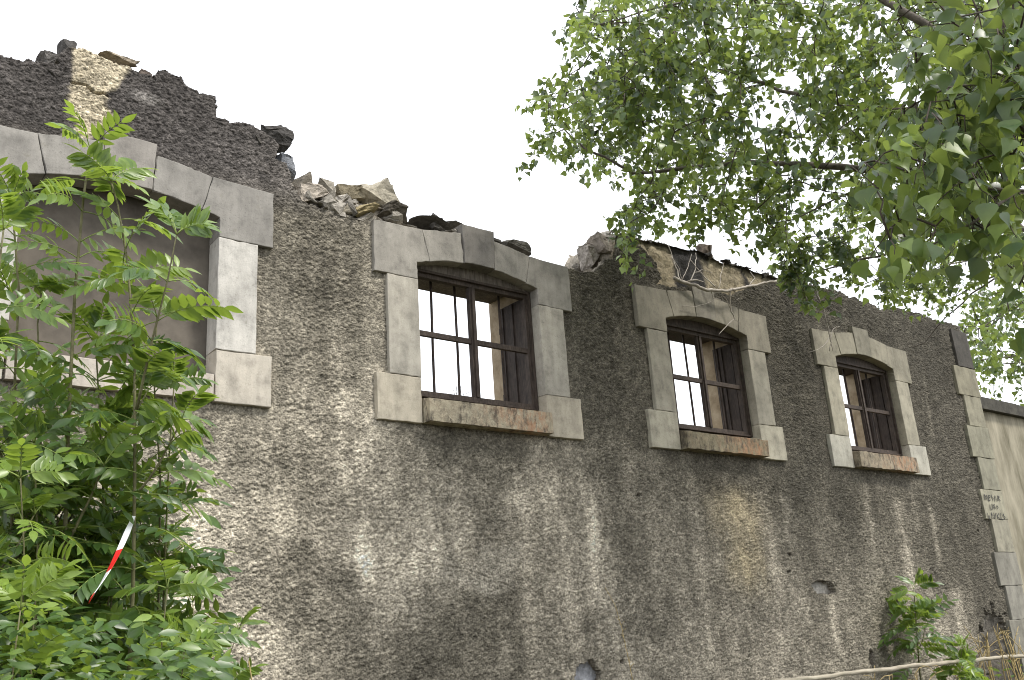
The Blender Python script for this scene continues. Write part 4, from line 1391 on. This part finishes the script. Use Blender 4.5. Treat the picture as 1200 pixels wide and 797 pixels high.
PT = empty('poplar_tree', (TP[0], TP[1], float(ground_h(*TP))))
tag(PT, 'poplar with long limbs reaching in from the upper right over the wall', 'tree')
trunk(PT, TP[0], TP[1], 10.5, 0.20)
tz = lambda z: np.array([TP[0], TP[1], z])
limbs = [
    ([tz(4.0), at(1200, 232, 6.4), at(1090, 208, 6.7), at(1010, 197, 6.9), at(900, 188, 7.1), at(840, 193, 7.2), at(790, 200, 7.2), at(745, 203, 7.1), at(712, 187, 7.0), at(690, 177, 7.0), at(662, 150, 7.0)], 0.055, 0.008),
    ([tz(4.6), at(1180, 160, 6.6), at(1070, 133, 7.0), at(975, 118, 7.3), at(898, 98, 7.5), at(845, 112, 7.6), at(800, 128, 7.6)], 0.055, 0.010),
    ([at(898, 98, 7.5), at(860, 90, 7.5), at(790, 70, 7.4), at(715, 94, 7.2), at(680, 115, 7.1), at(650, 138, 7.1)], 0.022, 0.006),
    ([tz(5.2), at(1190, 85, 6.2), at(1110, 42, 6.2), at(1083, 25, 6.2), at(1038, 0, 6.3), at(960, -50, 6.5), at(880, -90, 6.6)], 0.055, 0.02),
    ([at(960, -50, 6.5), at(880, -10, 6.4), at(800, 5, 6.2), at(730, 20, 6.1), at(690, 30, 6.1)], 0.018, 0.006),
    ([tz(3.4), at(1190, 260, 7.2), at(1100, 270, 7.6), at(1050, 293, 7.8), at(1000, 307, 7.8), at(950, 322, 7.7), at(918, 332, 7.6)], 0.035, 0.006),
    ([at(1100, 270, 7.6), at(1050, 318, 8.2), at(1015, 334, 8.5), at(985, 338, 8.6)], 0.014, 0.004),
    ([tz(3.5), at(1210, 285, 8.0), at(1165, 276, 8.5), at(1130, 264, 8.8), at(1095, 250, 9.0), at(1040, 245, 9.2)], 0.035, 0.007),
    ([tz(3.6), at(1210, 300, 8.2), at(1180, 318, 8.6), at(1140, 345, 9.0), at(1112, 372, 9.4), at(1100, 386, 9.6), at(1085, 402, 9.7), at(1070, 406, 9.7)], 0.030, 0.006),
    ([at(1180, 318, 8.6), at(1150, 330, 8.8), at(1120, 350, 9.1), at(1090, 366, 9.3)], 0.014, 0.005),
    ([at(900, 188, 7.1), at(895, 160, 7.1), at(888, 150, 7.0)], 0.010, 0.005),
    ([at(960, 192, 7.0), at(940, 165, 6.9), at(928, 120, 6.8)], 0.010, 0.004),
    ([at(1050, 205, 6.8), at(990, 230, 6.8), at(935, 258, 6.9), at(905, 262, 6.9)], 0.014, 0.005),
]
MAIN = [(676, -20), (690, 8), (688, 20), (672, 14), (666, 22), (682, 44), (692, 50), (682, 84), (662, 84), (640, 92), (642, 108), (626, 150), (632, 162), (655, 184), (680, 172), (700, 192), (728, 200), (756, 208),
        (744, 232), (732, 262), (722, 284), (748, 296), (764, 268), (776, 244), (792, 232), (812, 240), (840, 236), (872, 232), (884, 262), (900, 284), (922, 290), (948, 280), (975, 262), (1000, 250), (1040, 240), (1205, 200), (1205, -30)]


def dens_main(u, v):
    d = 1.0
    if v > 205: d *= 0.42
    d *= 0.35+0.65*min(1.0, 2.2*float(fbm(np.array([u*0.016]), np.array([v*0.016]), 91, 3)[0])-0.45) if v > 20 else 1.0
    if u < 690: d *= 0.75
    if 730 < u < 770 and v < 30: d *= 0.4
    if 1030 < u < 1085 and 55 < v < 105: d *= 0.12
    if 885 < u < 940 and 110 < v < 150: d *= 0.35
    if 985 < u < 1015 and 15 < v < 60: d *= 0.3
    return d


LIMB2D = [[(690, 177), (712, 187), (745, 203), (790, 200), (840, 193), (900, 188), (1010, 197)], [(1000, 307), (1050, 293)], [(1030, -5), (1083, 25), (1115, 45)]]


def near_limb(u, v):
    b = 99
    for L in LIMB2D:
        for (x0, y0), (x1, y1) in zip(L[:-1], L[1:]):
            t = min(1, max(0, ((u-x0)*(x1-x0)+(v-y0)*(y1-y0))/((x1-x0)**2+(y1-y0)**2)))
            b = min(b, math.hypot(u-x0-t*(x1-x0), v-y0-t*(y1-y0)))
    return b


def dep_main(u, v, g):
    if near_limb(u, v+6) < 15: return g.uniform(7.25, 8.2)
    return g.uniform(5.6, 7.9) if v < 200 else g.uniform(6.0, 7.3)


cl = sample_poly(MAIN, 640, dep_main, rg, dens_main)
cl += sample_poly([p_ for p_ in MAIN if p_[0] < 790]+[(800, 150), (780, -20)], 70, dep_main, rg)
isle = [((838, 266), 16, 9), ((905, 272), 22, 7), ((880, 258), 14, 4), ((940, 306), 22, 4), ((965, 326), 26, 5), ((930, 345), 18, 7), ((950, 352), 14, 3), ((985, 306), 24, 4), ((742, 270), 14, 6), ((1000, 270), 30, 9),
        ((1000, 320), 24, 5), ((1060, 325), 40, 14), ((1090, 345), 30, 9), ((1050, 345), 22, 7), ((1130, 300), 40, 12), ((1160, 340), 40, 9), ((1180, 300), 30, 6), ((905, 300), 12, 3), ((1040, 350), 20, 4), ((1100, 300), 30, 6)]
for (cu, cv), rd, n in isle:
    for k in range(n):
        dpt = rg.uniform(6.6, 7.3) if cu < 1000 else rg.uniform(7.8, 9.2)
        cl.append(at(cu+rg.normal()*rd*0.5, cv-24+rg.normal()*rd*0.4, dpt))
cl = [c for c in cl if c[1] < -0.15 or c[2] > 5.15]
grow_crown(PT, limbs, cl, 0.056, 25, 5, (0.0, 0.15, 0.45, 0.75, 1.0), 0.26)

# the nearer tree: big leaves at the right edge
NX, NY = 4.2, -4.3
PN = empty('poplar_tree', (NX, NY, float(ground_h(NX, NY))))
tag(PN, 'nearer poplar bough of large glossy leaves hanging in at the right edge', 'tree')
trunk(PN, NX, NY, 6.5, 0.13)
tn = lambda z: np.array([NX, NY, z])
limbsN = [
    ([tn(3.0), at(1250, 120, 3.2), at(1180, 95, 3.2), at(1110, 100, 3.3), at(1075, 120, 3.35)], 0.016, 0.004),
    ([tn(2.6), at(1260, 230, 3.1), at(1190, 225, 3.1), at(1120, 215, 3.2), at(1060, 200, 3.3), at(1025, 190, 3.35)], 0.018, 0.004),
    ([tn(3.4), at(1240, 20, 3.2), at(1170, 10, 3.2), at(1110, 20, 3.3)], 0.014, 0.004),
    ([at(1190, 225, 3.1), at(1140, 260, 3.1), at(1080, 290, 3.2)], 0.009, 0.003),
    ([at(1260, 230, 3.1), at(1215, 290, 3.1), at(1195, 330, 3.1)], 0.008, 0.003),
]
NEAR = [(1075, -10), (1060, 60), (1070, 110), (1040, 140), (1018, 165), (1012, 210), (1030, 235), (1020, 262), (1045, 285), (1062, 300), (1110, 280), (1140, 268), (1180, 300), (1215, 300), (1215, -10)]
clN = sample_poly(NEAR, 115, lambda u, v, g: g.uniform(2.9, 3.7), rg, lambda u, v: 0.35 if v < 100 and u < 1130 else 1.0)
clN += [at(1200, 300, 3.1), at(1205, 340, 3.1)]
grow_crown(PN, limbsN, clN, 0.070, 10, 9, (0.0, 0.1, 0.25, 0.6, 1.0), 0.16, droop=0.9)

# the tree beyond the corner
BX, BY = 25.5, 3.5
PB = empty('poplar_tree', (BX, BY, float(ground_h(BX, BY))))
tag(PB, 'distant tree showing over the pale boundary wall beyond the corner', 'tree')
trunk(PB, BX, BY, 9.5, 0.25)
tb = lambda z: np.array([BX, BY, z])
limbsB = [
    ([tb(4.0), at(1240, 400, 16), at(1195, 415, 15.5), at(1160, 425, 15)], 0.05, 0.01),
    ([tb(5.0), at(1240, 340, 16), at(1190, 360, 15.5), at(1150, 385, 15), at(1130, 390, 14.5)], 0.05, 0.01),
    ([tb(6.5), at(1240, 280, 16), at(1180, 300, 15.5), at(1110, 310, 15), at(1060, 330, 14.5)], 0.05, 0.01),
    ([tb(8.0), at(1220, 200, 16), at(1120, 240, 15.5), at(1040, 260, 15), at(960, 280, 14.5)], 0.05, 0.01),
]
BPOLY = [(1128, 392), (1120, 370), (1150, 350), (1205, 330), (1215, 450), (1175, 462), (1150, 440)]
clB = sample_poly(BPOLY, 60, lambda u, v, g: g.uniform(14, 17), rg, lambda u, v: 1.0 if v < 440 else 0.5)
clB += sample_poly([(900, 240), (1060, 240), (1205, 250), (1205, 340), (1100, 350), (1040, 330), (960, 290), (900, 290)], 45, lambda u, v, g: g.uniform(14, 17), rg)
grow_crown(PB, limbsB, clB, 0.105, 22, 15, (0.3, 0.5, 0.7, 0.9), 0.45, twig_r=0.008)

# ------------------------------------------------------------------ dead branches and dry growth


def wig(P, amp, seed, step=0.03):
    P = resample(P, step)
    n = np.stack([fbm(np.arange(len(P))*0.5, np.full(len(P), k*5.3+seed), 13, 3) for k in range(3)], -1)-.5
    return P+n*amp


def p3(u, v, y):
    x, z = pl(u, v, y)
    return np.array([x, y, z])


mb = MB()
main = wig([p3(790, 327, -.02), p3(806, 332, -.05), p3(830, 340, -.08), p3(852, 341, -.09), p3(870, 337, -.10), p3(890, 333, -.12), p3(910, 329, -.16)], 0.03, 3)
mb.tube(main, np.linspace(0.017, 0.010, len(main)), 7)
for L, r in [([(797, 330, -.05), (790, 308, .02), (783, 287, .04)], .007), ([(808, 331, -.06), (815, 315, -.03), (816, 297, .03)], .006), ([(838, 336, -.08), (826, 325, -.05), (815, 312, -.03), (808, 303, .0)], .006),
             ([(799, 329, -.05), (806, 313, -.03), (810, 298, .03)], .004), ([(806, 330, -.05), (816, 328, -.09), (824, 330, -.09)], .009), ([(813, 320, -.04), (823, 316, -.05), (834, 320, -.05)], .004),
             ([(842, 339, -.08), (845, 322, -.04), (848, 308, .02)], .004), ([(856, 341, -.09), (856, 352, -.07), (857, 366, -.06), (861, 374, -.05), (852, 381, -.05), (842, 392, -.04)], .007), ([(857, 364, -.06), (852, 352, -.06), (846, 346, -.08)], .004),
             ([(861, 374, -.05), (868, 380, -.06)], .003), ([(834, 341, -.08), (836, 349, -.07), (844, 351, -.07)], .004), ([(800, 358, -.03), (815, 359, -.04), (832, 354, -.05), (846, 348, -.07)], .0025),
             ([(878, 335, -.1), (884, 326, -.06), (879, 319, .02)], .005), ([(860, 341, -.09), (868, 348, -.06), (862, 352, -.05)], .005), ([(787, 300, .02), (797, 318, -.02), (800, 331, -.05)], .0035)]:
    q = wig([p3(*l) for l in L], 0.02, int(L[0][0]))
    mb.tube(q, np.linspace(r, r*0.45, len(q)), 5)
o = mb.build('dead_branch', M_DEAD, smooth=True, origin=tuple(main[0]))
tag(o, 'bleached dead branch with brittle side twigs caught above the third window arch', 'dead branch')

mb = MB()
q = wig([p3(952, 331, -.25), p3(958, 346, -.22), p3(965, 363, -.2), p3(970, 383, -.18), p3(974, 402, -.16), p3(972, 411, -.15)], 0.02, 5)
mb.tube(q, np.linspace(.010, .004, len(q)), 6)
for L in ([(972, 396, -.16), (966, 405, -.15), (958, 410, -.15), (950, 412, -.14)], [(974, 402, -.16), (976, 412, -.15)], [(966, 366, -.2), (974, 370, -.19), (979, 371, -.18)], [(973, 398, -.16), (976, 385, -.17), (984, 382, -.17)]):
    q = wig([p3(*l) for l in L], 0.015, int(L[0][0]))
    mb.tube(q, np.linspace(.005, .002, len(q)), 5)
o = mb.build('dead_twig', M_DEAD, smooth=True, origin=tuple(p3(952, 331, -.25)))
tag(o, 'thin pale dead twig dangling in front of the left shoulder of the rightmost arch', 'dead twig')

# twiggy little plant on the middle sill
root = empty('sill_plant', (WX[1]-0.03, 0.30, 3.16))
tag(root, 'tiny grey twiggy plant sprouting behind the bars on the middle window sill', 'plant')
mb = MB()
c0 = np.array([WX[1]-0.03, 0.30, 3.16])
rg2 = np.random.default_rng(4)
for k in range(16):
    a = rg2.uniform(-1.0, 1.0)
    tip = c0+np.array([a*0.11, rg2.uniform(-.04, .04), 0.24-abs(a)*0.07+rg2.uniform(-.05, .03)])
    q = wig([c0, c0+(tip-c0)*0.5+np.array([a*.025, 0, 0]), tip], 0.01, k, 0.02)
    mb.tube(q, np.linspace(.0022, .0012, len(q)), 4)
    for j in range(3):
        b = q[int(len(q)*(0.4+0.18*j))]
        mb.tube([b, b+np.array([rg2.normal()*.014, rg2.normal()*.012, .026])], [.0016, .001], 4)
mb.build('stems', mat_plain('grey_herb', (.09, .085, .06), (.2, .19, .15), 30, .1), root, smooth=True)

# dry grass stalk before the middle of the wall
g0 = p3(742, 800, -.25)
gz = float(ground_h(g0[0], g0[1]))
mb = MB()
q = wig([np.array([g0[0], -.25, gz]), g0, p3(735, 765, -.24), p3(728, 733, -.22), p3(720, 708, -.2), p3(709, 688, -.2)], 0.012, 3)
mb.tube(q, np.linspace(.0042, .0018, len(q)), 5)
rg2 = np.random.default_rng(9)
for k in range(18):
    b = q[int(len(q)*rg2.uniform(.62, .88))]
    mb.tube([b, b+np.array([rg2.normal()*.02, rg2.normal()*.02, rg2.uniform(.005, .03)])], [.002, .0012], 4)
o = mb.build('dry_stalk', M_STRAW, smooth=True, origin=(g0[0], -.25, gz))
tag(o, 'single dry straw-coloured stalk bending in front of the lower middle of the wall', 'dry stalk')

# dry weeds at the corner foot
rg2 = np.random.default_rng(12)


def straw_clump(label, u, y, n, vtop, spread, seed, green=False):
    rg2 = np.random.default_rng(seed)
    b0 = p3(u, 797, y); gz = float(ground_h(b0[0], b0[1]))
    mb = MB()
    for k in range(n):
        bx = b0[0]+rg2.normal()*spread*0.5; by = y+rg2.normal()*0.12
        h = (pl(u, vtop, y)[1]-gz)*rg2.uniform(0.55, 1.05)
        lean = rg2.normal(size=2)*np.array([0.38, 0.18])
        P = [(bx, by, gz-0.01)]
        for j in range(1, 8):
            t = j/7
            P.append((bx+lean[0]*t**1.8*h, by+lean[1]*t**1.8*h, gz+h*(t-0.28*t**3*abs(lean[0])*2)))
        P = wig(P, 0.02, k, 0.06)
        mb.tube(P, np.linspace(.0055, .0025, len(P)), 4, 0)
        for j in range(rg2.integers(1, 4)):
            b = P[int(len(P)*rg2.uniform(.5, .95))]
            e = b+np.array([rg2.normal()*.10, rg2.normal()*.05, rg2.uniform(-.06, .08)])
            mb.tube([b, (b+e)/2+np.array([0, 0, .02]), e], [.004, .003, .0015], 4, 0)
    o = mb.build('dry_weeds', M_STRAW, smooth=True, origin=(b0[0], y, gz))
    tag(o, label, 'dry weeds', 'dry weeds at the corner foot')


straw_clump('clump of tangled dry straw weeds at the foot of the corner quoins', 1168, -.35, 15, 715, .55, 41)
straw_clump('sparser dry weeds at the right edge before the pale boundary wall', 1196, -.5, 11, 700, .4, 42)
straw_clump('few short dry stalks at the left of the lone ash sapling', 1040, -.5, 9, 762, .35, 43)
straw_clump('thin reddish dry stems by the seedling at the right foot of the thicket', 296, -1.9, 9, 725, .16, 44)

# low nettles / ground cover at the corner foot
rg2 = np.random.default_rng(77)
P, D, N, S, T = [], [], [], [], []
for k in range(900):
    x = rg2.uniform(5.5, 13.5); y = rg2.uniform(-2.0, -.12)
    z = float(ground_h(x, y))+rg2.random()**1.6*(0.30 if x > 8.8 else 0.18)
    P.append((x, y, z)); a = rg2.uniform(0, 6.28)
    D.append((math.cos(a), math.sin(a), rg2.uniform(-.5, .5))); N.append((rg2.normal()*.4, rg2.normal()*.4-.2, 1)); S.append(rg2.uniform(.05, .10)); T.append(np.clip(rg2.normal(.6, .25), 0, 1))
k = 0
while k < 1500:
    u = rg2.uniform(-60, 262); v = rg2.uniform(650, 830); d = rg2.uniform(2.0, 3.2)
    if v < 700+60*(fbm(np.array([u*.02]), np.array([2.0]), 8)[0]-.4)+0.42*max(0, u-120)+22*math.exp(-((u-120)/45)**2)+rg2.normal()*16: continue
    if 84 < u < 176 and v < 722 and d < 2.85: continue
    k += 1
    P.append(tuple(at(u, v, d))); a = rg2.uniform(0, 6.28)
    D.append((math.cos(a), math.sin(a), rg2.uniform(-.6, .25))); N.append((rg2.normal()*.55, rg2.normal()*.5-.7, .8)); S.append(rg2.uniform(.028, .062)); T.append(np.clip(rg2.normal(.05+0.8*fbm(u*.02, v*.03, 5), .24), 0, 1))
o = place_leaves('undergrowth', None, ASH_T, np.array(P), np.array(D, float), np.array(N, float), np.array(S), np.array(T), M_ASH, 0.2)
tag(o, 'low leafy green undergrowth at the foot of the wall', 'undergrowth', None, 'stuff')

# weathered rail on short posts at the lower right
RL = empty('wooden_rail', (*[float(k) for k in p3(1060, 783, -.55)[:2]], 0.8))
tag(RL, 'pale weathered pole rail running low in front of the wall foot at the bottom right', 'rail')
a, b = p3(915, 799, -.62), p3(1215, 767, -.50)
q = wig([a+(a-b)*0.12, a, a+(b-a)*.5+np.array([0, 0, .012]), b, b+(b-a)*0.15], 0.02, 8, 0.08)
mb = MB(); mb.tube(q, 0.017*(1+0.25*(np.random.default_rng(1).random(len(q))-.5)), 9)
mb.build('pole', M_RAIL, RL, smooth=True)
for t in (-0.09, 1.08):
    p = a+(b-a)*t
    g = float(ground_h(p[0], p[1]))
    mb = MB(); mb.tube([(p[0], p[1]+.055, g-.2), (p[0], p[1]+.055, p[2]+.02)], [.035, .03], 9)
    mb.build('post', M_RAIL, RL, smooth=True)
